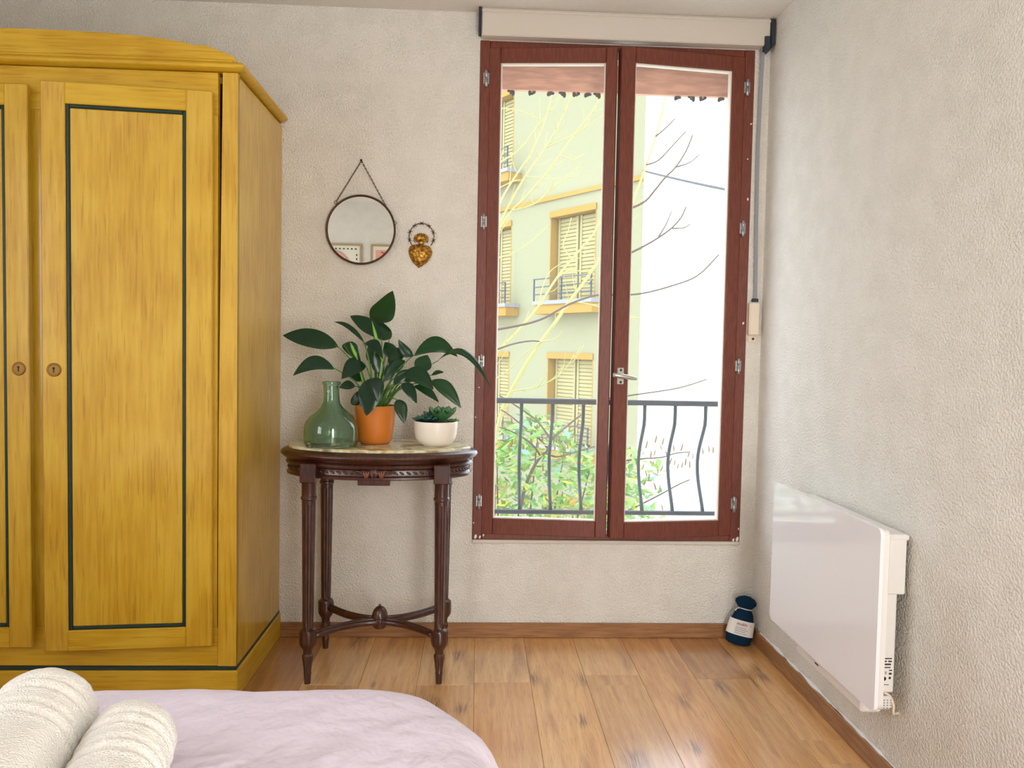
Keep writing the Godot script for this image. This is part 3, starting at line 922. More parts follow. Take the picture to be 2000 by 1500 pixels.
# ---------------------------------------------------------------- wardrobe
func door(side: float, wd: float, ht: float, parent: Node3D, at: Vector3, turn: float, hinge_stile: float, free_stile: float) -> void:
	# side -1: door reaches from its hinge towards -x; +1 towards +x
	var fr := start()
	var x0 := 0.0 if side > 0 else -wd
	var x1 := wd if side > 0 else 0.0
	var wl := hinge_stile if side > 0 else free_stile
	var wr := free_stile if side > 0 else hinge_stile
	b2(fr, Vector3(x0, 0, -0.022), Vector3(x0 + wl, ht, 0.0), 0.003)
	b2(fr, Vector3(x1 - wr, 0, -0.022), Vector3(x1, ht, 0.0), 0.003)
	var d := obj("door", fr, M.yellow_upright, parent)
	d.position = at
	d.rotation.y = turn
	var rl := start()
	b2(rl, Vector3(x0 + wl, 0, -0.022), Vector3(x1 - wr, 0.066, -0.0006), 0.002)
	obj("rail", rl, M.yellow_across, d)
	rl = start()
	b2(rl, Vector3(x0 + wl, ht - 0.066, -0.022), Vector3(x1 - wr, ht, -0.0006), 0.002)
	obj("rail", rl, M.yellow_across, d)
	var bd := start()
	ring_frame(bd, x0 + wl, x1 - wr, 0.066, ht - 0.066, 0.011, 0.011, 0.011, 0.011, -0.018, -0.004, 0.003)
	obj("bead", bd, M.green_bead, d)
	var pn := start()
	b2(pn, Vector3(x0 + wl + 0.010, 0.076, -0.018), Vector3(x1 - wr - 0.010, ht - 0.076, -0.009), 0.003)
	obj("panel", pn, M.yellow_upright, d)
	# keyhole plate
	var cx := (x1 - wr * 0.5) if side > 0 else (x0 + wl * 0.5)
	if side > 0:
		cx += 0.004
	var es := start()
	var cy := 1.084 - at.y
	var ro := Transform3D(Basis(Vector3(1, 0, 0), PI / 2), Vector3(cx, cy, 0))
	lathe(es, [Vector2(0.0215, 0), Vector2(0.0215, 0.002), Vector2(0.019, 0.0045), Vector2(0.0165, 0.0045), Vector2(0.015, 0.003), Vector2(0.0, 0.003)], 28, Vector3.ZERO)
	var e := obj("keyhole_plate", es, M.brass_old, d)
	e.transform = ro
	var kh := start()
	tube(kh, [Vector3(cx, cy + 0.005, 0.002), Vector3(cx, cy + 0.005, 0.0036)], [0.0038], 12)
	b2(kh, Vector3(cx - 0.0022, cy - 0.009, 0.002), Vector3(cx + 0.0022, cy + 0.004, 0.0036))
	obj("keyhole_shade", kh, M.dark_metal, d)  # solid dark shape; its colour stands in for the shade inside the hole

func build_wardrobe() -> void:
	var zf := -2.532
	var xr := -0.782
	var xl := -2.058
	var cxm := (xr + xl) * 0.5
	var w := base("wardrobe", Vector3.ZERO, "large yellow painted wooden wardrobe with panelled doors and dark green lines", "wardrobe")
	var st := start()
	b2(st, Vector3(xr - 0.022, 0.105, WZ + 0.004), Vector3(xr, 2.035, zf - 0.004), 0.003)
	obj("side_panel", st, M.yellow_upright, w)
	st = start()
	b2(st, Vector3(xl, 0.105, WZ + 0.004), Vector3(xl + 0.022, 2.035, zf - 0.004), 0.003)
	obj("side_panel", st, M.yellow_upright, w)
	st = start()
	b2(st, Vector3(xl + 0.022, 0.105, WZ + 0.004), Vector3(xr - 0.022, 2.03, WZ + 0.012))
	b2(st, Vector3(xl + 0.022, 0.105, WZ + 0.012), Vector3(xr - 0.022, 0.125, zf - 0.03))
	b2(st, Vector3(xl + 0.022, 2.015, WZ + 0.012), Vector3(xr - 0.022, 2.035, zf - 0.03))
	obj("carcass", st, M.raw_pine, w)
	# corner posts; the right one stands off at its top and leaves a dark gap
	st = start()
	prism(st, PackedVector2Array([Vector2(-0.8405, 0.112), Vector2(xr, 0.112), Vector2(xr, 2.040), Vector2(-0.8290, 2.040), Vector2(-0.8400, 0.85)]), zf - 0.022, zf)
	obj("corner_post", st, M.yellow_upright, w)
	st = start()
	b2(st, Vector3(xl, 0.112, zf - 0.022), Vector3(xl + 0.058, 2.040, zf), 0.003)
	obj("corner_post", st, M.yellow_upright, w)
	st = start()
	b2(st, Vector3(xl + 0.058, 1.905, zf - 0.022), Vector3(-0.8440, 2.040, zf), 0.002)
	obj("top_rail", st, M.yellow_across, w)
	st = start()
	b2(st, Vector3(xl + 0.058, 0.112, zf - 0.022), Vector3(-0.8410, 0.24, zf), 0.002)
	obj("bottom_rail", st, M.yellow_across, w)
	st = start()
	b2(st, Vector3(cxm - 0.05, 0.24, zf - 0.022), Vector3(cxm + 0.05, 1.905, zf), 0.002)
	obj("middle_post", st, M.yellow_upright, w)
	st = start()
	b2(st, Vector3(-0.905, 0.24, zf - 0.022), Vector3(-0.8440, 1.905, zf), 0.001)
	obj("stile", st, M.yellow_upright, w)
	st = start()
	b2(st, Vector3(xl + 0.058, 0.24, zf - 0.022), Vector3(xl + 0.12, 1.905, zf), 0.001)
	obj("stile", st, M.yellow_upright, w)
	# plinth with the green line above it
	st = start()
	b2(st, Vector3(xl - 0.006, 0.0, WZ + 0.004), Vector3(xr + 0.006, 0.098, zf + 0.008), 0.004)
	obj("plinth", st, M.yellow_across, w)
	st = start()
	b2(st, Vector3(xl + 0.002, 0.098, WZ + 0.006), Vector3(xr + 0.0015, 0.111, zf + 0.0015), 0.002)
	obj("green_line", st, M.green_bead, w)
	# cornice roll and crest
	st = start()
	var prof := PackedVector2Array()
	for i in 13:
		var a := -PI / 2 + PI * i / 12.0
		prof.append(Vector2(cos(a) * 0.026 + 0.0, 2.056 + sin(a) * 0.014))
	st.set_smooth_group(1)
	roll_path(st, prof, [Vector3(xr, 0, WZ + 0.02), Vector3(xr, 0, zf), Vector3(xl, 0, zf), Vector3(xl, 0, WZ + 0.02)])
	b2(st, Vector3(xl, 2.042, WZ + 0.004), Vector3(xr, 2.070, zf))
	obj("cornice", st, M.yellow_across, w)
	st = start()
	var poly := PackedVector2Array()
	var half := [Vector2(0.0, 2.150), Vector2(0.12, 2.149), Vector2(0.25, 2.146), Vector2(0.37, 2.139), Vector2(0.44, 2.131), Vector2(0.485, 2.1235), Vector2(0.503, 2.117), Vector2(0.520, 2.1195), Vector2(0.540, 2.1190), Vector2(0.565, 2.110), Vector2(0.600, 2.098), Vector2(0.630, 2.086), Vector2(0.640, 2.068)]
	for k in range(half.size() - 1, 0, -1):
		poly.append(Vector2(cxm - half[k].x, half[k].y))
	for k in half.size():
		poly.append(Vector2(cxm + half[k].x, half[k].y))
	prism(st, poly, zf - 0.012, zf + 0.012)
	obj("crest", st, M.yellow_across, w)
	st = start()
	b2(st, Vector3(xl + 0.01, 2.066, zf + 0.010), Vector3(xr - 0.01, 2.076, zf + 0.019), 0.003)
	obj("crest_moulding", st, M.yellow_across, w)
	door(-1.0, 0.508, 1.787, w, Vector3(-0.853, 0.187, zf + 0.024), 0.098, 0.081, 0.071)
	door(1.0, 0.520, 1.790, w, Vector3(-1.940, 0.184, zf + 0.024), -0.018, 0.078, 0.072)

# half-round roll along a path of corners in plan (outside on the right hand of travel)
func roll_path(st: SurfaceTool, prof: PackedVector2Array, path: Array) -> void:
	var n := path.size()
	var nor := []
	for i in n - 1:
		var d: Vector3 = (path[i + 1] - path[i]).normalized()
		nor.append(Vector3(-d.z, 0, d.x) * -1.0)
	var rows := []
	for i in n:
		var m: Vector3
		if i == 0:
			m = nor[0]
		elif i == n - 1:
			m = nor[n - 2]
		else:
			m = nor[i - 1] + nor[i]
		var r := []
		for p in prof:
			var v: Vector3 = path[i] + m * p.x
			v.y = p.y
			r.append(v)
		rows.append(r)
	st.set_smooth_group(1)
	for i in n - 1:
		st.set_smooth_group(2 + i)
		for k in prof.size() - 1:
			var out: Vector3 = nor[i] * (prof[k].x + prof[k + 1].x) + Vector3(0, (prof[k].y + prof[k + 1].y) * 0.5 - 2.056, 0) * 2.0
			quad_n(st, rows[i][k], rows[i + 1][k], rows[i + 1][k + 1], rows[i][k + 1], out)
	for e in [0, n - 1]:
		for k in prof.size() - 2:
			tri_n(st, rows[e][0], rows[e][k + 1], rows[e][k + 2], (path[e] - path[1 if e == 0 else n - 2]))

# ---------------------------------------------------------------- side table
func build_table() -> void:
	var c := Vector3(-0.352, 0, -2.815)
	var t := base("side_table", c, "dark carved mahogany oval side table with marble top and crossed stretcher", "table")
	# marble slab set into a moulded wooden rim
	var st := start()
	lathe(st, [Vector2(0, 0.806), Vector2(0.996, 0.806), Vector2(1.005, 0.810), Vector2(1.006, 0.815), Vector2(0.994, 0.8205), Vector2(0.97, 0.8207), Vector2(0, 0.8207)], 96, Vector3.ZERO, 0, 0.0, 0.0, 0.0, 0.330, 0.182)
	obj("marble_top", st, M.marble, t)
	st = start()
	oval(st, [Vector2(-0.05, 0.770), Vector2(0.006, 0.772), Vector2(0.010, 0.777), Vector2(0.016, 0.780), Vector2(0.023, 0.786), Vector2(0.026, 0.793), Vector2(0.024, 0.800), Vector2(0.018, 0.805), Vector2(0.008, 0.808), Vector2(0.003, 0.811), Vector2(0.0025, 0.806), Vector2(-0.05, 0.804)], 0.330, 0.182, Vector3.ZERO)
	obj("rim", st, M.mahogany, t)
	st = start()
	oval(st, [Vector2(-0.03, 0.716), Vector2(0.000, 0.716), Vector2(0.004, 0.719), Vector2(0.004, 0.726), Vector2(-0.001, 0.729), Vector2(-0.003, 0.732), Vector2(-0.003, 0.750), Vector2(0.000, 0.752), Vector2(0.006, 0.756), Vector2(0.008, 0.761), Vector2(0.005, 0.766), Vector2(0.000, 0.771), Vector2(-0.03, 0.771)], 0.330, 0.182, Vector3.ZERO)
	obj("apron", st, M.mahogany, t)
	# rope carving round the apron
	st = start()
	for i in 84:
		var a := TAU * i / 84.0
		if absf(cos(a)) < 0.26:
			continue
		var p := Vector3(0.3285 * cos(a), 0.741, 0.1805 * sin(a))
		var tan := Vector3(-0.33 * sin(a), 0, 0.182 * cos(a)).normalized()
		var bs := Basis(tan, Vector3.UP, tan.cross(Vector3.UP)).rotated(tan.cross(Vector3.UP).normalized(), 0.5)
		ball(st, p, Vector3(0.0095, 0.0042, 0.004), 8, 4, bs)
	obj("rope_carving", st, M.mahogany, t)
	# carved flowers in the middle of the front
	st = start()
	b2(st, Vector3(-0.052, 0.700, 0.168), Vector3(0.058, 0.720, 0.188), 0.002)
	for k in 7:
		var a := -1.2 + k * 0.4
		ball(st, Vector3(0.003 + sin(a) * 0.010, 0.738 + cos(a) * 0.012 - 0.006, 0.184), Vector3(0.0045, 0.015, 0.006), 8, 5, Basis(Vector3(0, 0, 1), -a * 0.5))
	for s in [-1.0, 1.0]:
		for k in 5:
			ball(st, Vector3(0.003 + s * (0.042 + k * 0.0075), 0.741 + (k % 2) * 0.005, 0.181 - k * 0.001), Vector3(0.012, 0.0035, 0.005), 8, 4, Basis(Vector3(0, 0, 1), s * (0.5 - 0.2 * k)))
	obj("front_carving", st, M.mahogany, t)
	for s in [-1.0, 1.0]:
		st = start()
		for k in 3:
			ball(st, Vector3(0.003 + s * (0.020 + k * 0.006), 0.737, 0.187), Vector3(0.0042, 0.013, 0.005), 8, 5, Basis(Vector3(0, 0, 1), -s * (k - 1) * 0.3))
		obj("carved_flower", st, M.mahogany_light, t)
	for lx in [-0.222, 0.234]:
		for lz in [0.160, -0.157]:
			var l := start()
			b2(l, Vector3(lx - 0.027, 0.706, lz - 0.027), Vector3(lx + 0.027, 0.772, lz + 0.027), 0.003)
			lathe(l, [Vector2(0, 0.0), Vector2(0.0105, 0.0), Vector2(0.0125, 0.03), Vector2(0.0135, 0.035), Vector2(0.0135, 0.039), Vector2(0.0125, 0.042), Vector2(0.0165, 0.075), Vector2(0.0195, 0.092), Vector2(0.0195, 0.100), Vector2(0.0150, 0.106), Vector2(0.0160, 0.118), Vector2(0.022, 0.130)], 24, Vector3(lx, 0, lz))
			lathe(l, [Vector2(0.020, 0.124), Vector2(0.029, 0.138), Vector2(0.0305, 0.150), Vector2(0.0305, 0.182), Vector2(0.0285, 0.190), Vector2(0.019, 0.197), Vector2(0.018, 0.203)], 8, Vector3(lx, 0, lz))
			lathe(l, [Vector2(0.018, 0.200), Vector2(0.0185, 0.215), Vector2(0.0187, 0.2151), Vector2(0.0235, 0.630), Vector2(0.0237, 0.6301), Vector2(0.024, 0.644), Vector2(0.0275, 0.648), Vector2(0.0275, 0.655), Vector2(0.0245, 0.659), Vector2(0.0250, 0.700), Vector2(0.027, 0.708)], 64, Vector3(lx, 0, lz), 8, 0.004, 0.2150, 0.6300)
			obj("leg", l, M.mahogany, t)
	# stretcher: two bows that meet under the finial
	for s in [1.0, -1.0]:
		var b := start()
		var pts := []
		for k in 25:
			var u := -1.0 + k / 12.0
			pts.append(Vector3(0.006 + u * 0.210, 0.163, s * (0.010 + 0.135 * pow(absf(u), 1.9))))
		tube(b, pts, [0.0125], 10, false, 1.25)
		var up := []
		for p in pts:
			up.append(p + Vector3(0, 0.011, 0))
		tube(b, up, [0.006], 8)
		obj("stretcher", b, M.mahogany, t)
	st = start()
	lathe(st, [Vector2(0, 0.140), Vector2(0.022, 0.140), Vector2(0.027, 0.150), Vector2(0.027, 0.176), Vector2(0.030, 0.180), Vector2(0.0285, 0.192), Vector2(0.0235, 0.206), Vector2(0.014, 0.216), Vector2(0.005, 0.221), Vector2(0.004, 0.226), Vector2(0, 0.228)], 24, Vector3(0.006, 0, 0.0), 6, 0.002, 0.181, 0.215)
	obj("finial", st, M.mahogany, t)

# ---------------------------------------------------------------- things on the table
func build_jug() -> void:
	var j := base("glass_jug", Vector3(-0.515, 0.8205, -2.735), "squat green glass bottle with a narrow neck on the marble top", "bottle")
	var st := start()
	var outer := [Vector2(0, 0.0), Vector2(0.080, 0.0), Vector2(0.090, 0.004), Vector2(0.0945, 0.014), Vector2(0.0955, 0.045), Vector2(0.0945, 0.070), Vector2(0.088, 0.090), Vector2(0.074, 0.108), Vector2(0.056, 0.124), Vector2(0.040, 0.139), Vector2(0.031, 0.153), Vector2(0.0285, 0.168), Vector2(0.0275, 0.190), Vector2(0.0275, 0.215), Vector2(0.032, 0.219), Vector2(0.0335, 0.224), Vector2(0.0325, 0.229), Vector2(0.028, 0.2305), Vector2(0.0235, 0.229)]
	var inner := [Vector2(0.0230, 0.215), Vector2(0.0230, 0.190), Vector2(0.0240, 0.168), Vector2(0.0270, 0.152), Vector2(0.0365, 0.137), Vector2(0.0525, 0.121), Vector2(0.070, 0.105), Vector2(0.0835, 0.088), Vector2(0.0900, 0.069), Vector2(0.0910, 0.045), Vector2(0.0900, 0.022), Vector2(0.082, 0.013), Vector2(0.05, 0.011), Vector2(0.0, 0.016)]
	lathe(st, outer + inner, 64, Vector3.ZERO)
	obj("bottle", st, M.green_glass, j)
	st = start()
	var ring := []
	for k in 14:
		var a := TAU * k / 14
		ring.append(Vector3(-0.006 + cos(a) * 0.0032, 0.196 + sin(a) * 0.0032, 0.0278))
	tube(st, ring, [0.0009], 6, true)
	obj("seal", st, M.bead_white, j)

func blade(st: SurfaceTool, a: Vector3, b: Vector3, wd: float, arch: float, nh: Vector3, droop := 0.3, seg := 14) -> void:
	st.set_smooth_group(1)
	var d := b - a
	var n := nh.normalized()
	n = (n - d.normalized() * n.dot(d.normalized())).normalized()
	var side := d.normalized().cross(n).normalized()
	var mid := (a + b) * 0.5 + Vector3(0, arch, 0) * 2.0
	var rows := []
	for i in seg + 1:
		var t := float(i) / seg
		var p := a * (1 - t) * (1 - t) + mid * 2.0 * t * (1 - t) + b * t * t
		var w := wd * 0.5 * 1.1 * pow(sin(PI * pow(t, 0.94)), 0.78) * (1.0 - 0.12 * t * t)
		if i == seg or i == 0:
			w = 0.0006
		var r := []
		for k in 7:
			var s := -1.0 + k / 3.0
			var lift := absf(s) * w * 0.28 - s * s * w * droop
			var wav := sin(t * 11.0 + s * 2.0 + a.x * 60.0) * w * 0.05 * absf(s)
			r.append(p + side * s * w + n * (lift + wav))
		rows.append(r)
	for i in seg:
		for k in 6:
			quad_n(st, rows[i][k], rows[i][k + 1], rows[i + 1][k + 1], rows[i + 1][k], n)

func build_lily() -> void:
	var p := Vector3(-0.373, 0.8205, -2.835)
	var o := base("peace_lily", p, "peace lily with long dark glossy leaves in an orange pot", "potted plant")
	var st := start()
	lathe(st, [Vector2(0, 0), Vector2(0.046, 0), Vector2(0.054, 0.004), Vector2(0.060, 0.014), Vector2(0.066, 0.05), Vector2(0.0745, 0.134), Vector2(0.0755, 0.139), Vector2(0.0735, 0.141), Vector2(0.071, 0.139), Vector2(0.066, 0.08), Vector2(0.0, 0.08)], 56, Vector3.ZERO)
	obj("pot", st, M.terracotta, o)
	st = start()
	lathe(st, [Vector2(0.0695, 0.112), Vector2(0.05, 0.118), Vector2(0.02, 0.121), Vector2(0.0, 0.122)], 32, Vector3.ZERO)
	obj("soil", st, M.soil, o)
	for l in LEAVES:
		var a: Vector3 = l[0] - p
		var b: Vector3 = l[1] - p
		var s := start()
		blade(s, a, b, l[2], l[3], l[4])
		var leaf := obj("leaf", s, M.lily_leaf, o)
		var q := start()
		var root := Vector3(clampf(a.x * 0.16, -0.03, 0.03), 0.118, clampf(a.z * 0.3, -0.03, 0.03))
		var m1 := root.lerp(a, 0.5) + Vector3(-a.x * 0.16, 0.02, 0)
		var pts := smooth_pts([root, m1, root.lerp(a, 0.86) + Vector3(-a.x * 0.05, 0.010, 0), a.lerp(b, 0.06) + Vector3(0, l[3] * 0.2, 0)], 5)
		tube(q, pts, taper(pts.size(), 0.0036, 0.0014), 6)
		obj("stalk", q, M.lily_stem, leaf)
	for e in [[Vector3(-0.385, 1.268, -2.80), Vector3(-0.347, 1.125, -2.80)], [Vector3(-0.462, 1.19, -2.80), Vector3(-0.436, 1.13, -2.80)]]:
		var s := start()
		var top: Vector3 = e[0] - p
		var low: Vector3 = e[1] - p
		tube(s, [low, low.lerp(top, 0.3), low.lerp(top, 0.7), top], [0.003, 0.0065, 0.0055, 0.0006], 8)
		tube(s, smooth_pts([Vector3(0.01, 0.118, 0.01), low * 0.6 + Vector3(0, 0.03, 0.01), low], 4), [0.003], 6)
		obj("flower_bud", s, M.spathe, o)

func build_succulent() -> void:
	var p := Vector3(-0.148, 0.8205, -2.784)
	var o := base("succulent_bowl", p, "green rosette succulents in a round white ceramic bowl", "potted plant")
	var st := start()
	lathe(st, [Vector2(0, 0.0), Vector2(0.040, 0.0), Vector2(0.044, 0.003), Vector2(0.060, 0.012), Vector2(0.071, 0.026), Vector2(0.0765, 0.045), Vector2(0.0785, 0.070), Vector2(0.0785, 0.088), Vector2(0.0775, 0.091), Vector2(0.0745, 0.090), Vector2(0.073, 0.06), Vector2(0.0, 0.06)], 56, Vector3.ZERO)
	obj("bowl", st, M.white_ceramic, o)
	st = start()
	lathe(st, [Vector2(0.0735, 0.080), Vector2(0.05, 0.085), Vector2(0.0, 0.088)], 32, Vector3.ZERO)
	obj("soil", st, M.soil, o)
	# one open rosette facing the window and a tangle of darker ones
	for e in [[Vector3(0.024, 0.090, 0.018), 0.074, 3, 1, 0.62], [Vector3(-0.026, 0.088, 0.015), 0.050, 3, 0, 0.25], [Vector3(0.0, 0.090, -0.025), 0.060, 3, 0, 0.4], [Vector3(-0.050, 0.086, -0.008), 0.040, 2, 0, 0.2], [Vector3(0.062, 0.086, -0.008), 0.026, 2, 2, 0.2]]:
		var c: Vector3 = e[0]
		for ringi in e[2]:
			var n: int = (8 if e[1] > 0.07 else 9) - ringi * 2
			for k in n:
				var an: float = TAU * k / n + ringi * 0.4 + c.x * 50.0
				var tilt: float = e[4] + ringi * 0.36
				var ln: float = e[1] * (1.0 - 0.22 * ringi)
				var dirv := Vector3(cos(an) * cos(tilt), sin(tilt), sin(an) * cos(tilt))
				var s := start()
				var upv := (Vector3.UP - dirv * dirv.y).normalized()
				var sd := dirv.cross(upv)
				var rows := []
				s.set_smooth_group(1)
				for i in 7:
					var t := i / 6.0
					var wv: float = ln * (0.09 + 0.15 * sin(PI * pow(t, 1.6) * 0.84)) * (1.0 if i < 6 else 0.05)
					var cpt: Vector3 = c + dirv * ln * t + upv * ln * 0.18 * t * t
					var r := []
					for q in 8:
						var a2 := TAU * q / 8
						r.append(cpt + sd * cos(a2) * wv + upv * sin(a2) * wv * 0.38)
					rows.append(r)
				for i in 6:
					for q in 8:
						var q1 := (q + 1) % 8
						var mid: Vector3 = (rows[i][q] + rows[i][q1]) * 0.5
						quad_n(s, rows[i][q], rows[i][q1], rows[i + 1][q1], rows[i + 1][q], mid - (c + dirv * ln * i / 6.0))
				obj("leaf", s, M["succulent%d" % (e[3] if ringi < 2 else mini(e[3] + 1, 2))], o)

# ---------------------------------------------------------------- on the wall
func build_mirror() -> void:
	var c := Vector3(-0.470, 1.635, WZ + 0.016)
	var o := base("wall_mirror", c, "small round mirror with a thin bronze rim hanging from a chain", "mirror")
	var st := start()
	lathe(st, [Vector2(0, -0.008), Vector2(0.130, -0.008), Vector2(0.130, 0.002), Vector2(0, 0.002)], 96, Vector3.ZERO)
	var g := obj("glass", st, M.mirror_glass, o)
	g.rotation.x = PI / 2
	st = start()
	var ring := []
	for k in 96:
		var a := TAU * k / 96
		ring.append(Vector3(cos(a) * 0.1325, sin(a) * 0.1325, 0.0))
	tube(st, ring, [0.0042], 10, true, 2.0)
	obj("rim", st, M.bronze, o)
	var nail := Vector3(0.0, 0.268, 0.004)
	for e in [[Vector3(-0.096, 0.108, 0.004), 26], [Vector3(0.132, 0.034, 0.006), 34]]:
		st = start()
		var a: Vector3 = e[0]
		var n: int = e[1]
		var d := (nail - a) / n
		for k in n:
			var pc := a + d * (k + 0.5)
			var link := []
			var sv := Vector3(0, 0, 1) if k % 2 == 0 else d.normalized().cross(Vector3(0, 0, 1))
			for q in 10:
				var an := TAU * q / 10
				link.append(pc + d.normalized() * cos(an) * d.length() * 0.68 + sv * sin(an) * 0.0024)
			tube(st, link, [0.0010], 5, true)
		obj("chain", st, M.bronze, o)
	st = start()
	tube(st, [nail + Vector3(0, 0, -0.02), nail + Vector3(0, 0, 0.006)], [0.0022], 8)
	ball(st, nail + Vector3(0, 0.001, 0.007), Vector3(0.005, 0.005, 0.003), 10, 5)
	obj("nail", st, M.bronze, o)
	st = start()
	for e in [Vector3(-0.098, 0.104, 0.003), Vector3(0.134, 0.030, 0.003)]:
		var lk := []
		for q in 12:
			var an := TAU * q / 12
			lk.append(e + Vector3(cos(an) * 0.006, sin(an) * 0.006, 0.002))
		tube(st, lk, [0.0012], 6, true)
	obj("eyelet", st, M.bronze, o)

func build_heart() -> void:
	var k0 := 0.00204 / 13.63
	var o := base("heart_ornament", Vector3(-0.237, 1.550, WZ + 0.002), "gilt sacred heart ornament with barbed wire halo on the wall", "wall ornament")
	var out := []
	for z in [[500, 1390], [415, 1315], [330, 1230], [262, 1100], [220, 965], [238, 860], [300, 795], [410, 765], [525, 757], [640, 778], [760, 802], [830, 870], [852, 960], [820, 1085], [740, 1210], [620, 1315]]:
		out.append(Vector3((z[0] - 535) * k0, -(z[1] - 1000) * k0, 0))
	out.append(out[0])
	var sm := smooth_pts(out, 4)
	sm.pop_back()
	var st := start()
	st.set_smooth_group(1)
	var prev := []
	for r in 11:
		var s := 1.0 - r / 10.0
		var ring := []
		for p in sm:
			ring.append(p * s + Vector3(0, 0, 0.026 * sqrt(maxf(0.0, 1.0 - s * s))))
		if r > 0:
			for i in sm.size():
				var j := (i + 1) % sm.size()
				quad_n(st, prev[i], prev[j], ring[j], ring[i], Vector3(prev[i].x, prev[i].y, 0.01))
		prev = ring
	obj("heart", st, M.old_gold, o)
	st = start()
	var fc := Vector3(0.004, 0.060, 0.010)
	ball(st, fc + Vector3(0, -0.018, -0.002), Vector3(0.012, 0.012, 0.008), 10, 6)
	for i in 15:
		var a := -2.0 + i * 4.0 / 14.0
		for q in 2:
			var ln := 0.025 if q == 0 else 0.014
			ball(st, fc + Vector3(sin(a) * ln * 0.8, cos(a) * ln * 0.62 - 0.006, 0.003 + 0.004 * q), Vector3(0.0046, 0.0105, 0.004), 8, 5, Basis(Vector3(0, 0, 1), -a))
	obj("flame", st, M.old_gold, o)
	st = start()
	var cc := Vector3(0.005, 0.066, 0.006)
	var wire := []
	for i in 33:
		var a := deg_to_rad(-132.0 + 264.0 * i / 32.0)
		wire.append(cc + Vector3(sin(a) * 0.049, cos(a) * 0.052, 0))
	tube(st, wire, [0.0017], 6)
	obj("wire", st, M.rust_wire, o)
	for i in 7:
		var a := deg_to_rad(-105.0 + 35.0 * i)
		var pc := cc + Vector3(sin(a) * 0.049, cos(a) * 0.052, 0)
		st = start()
		for q in 4:
			var b := a + PI / 4 + q * PI / 2
			tube(st, [pc, pc + Vector3(sin(b) * 0.0105, cos(b) * 0.0105, 0.003 * (1 if q % 2 == 0 else -1))], [0.002, 0.0006], 5)
		ball(st, pc, Vector3(0.003, 0.003, 0.003), 6, 4)
		obj("barb", st, M.rust_wire, o)

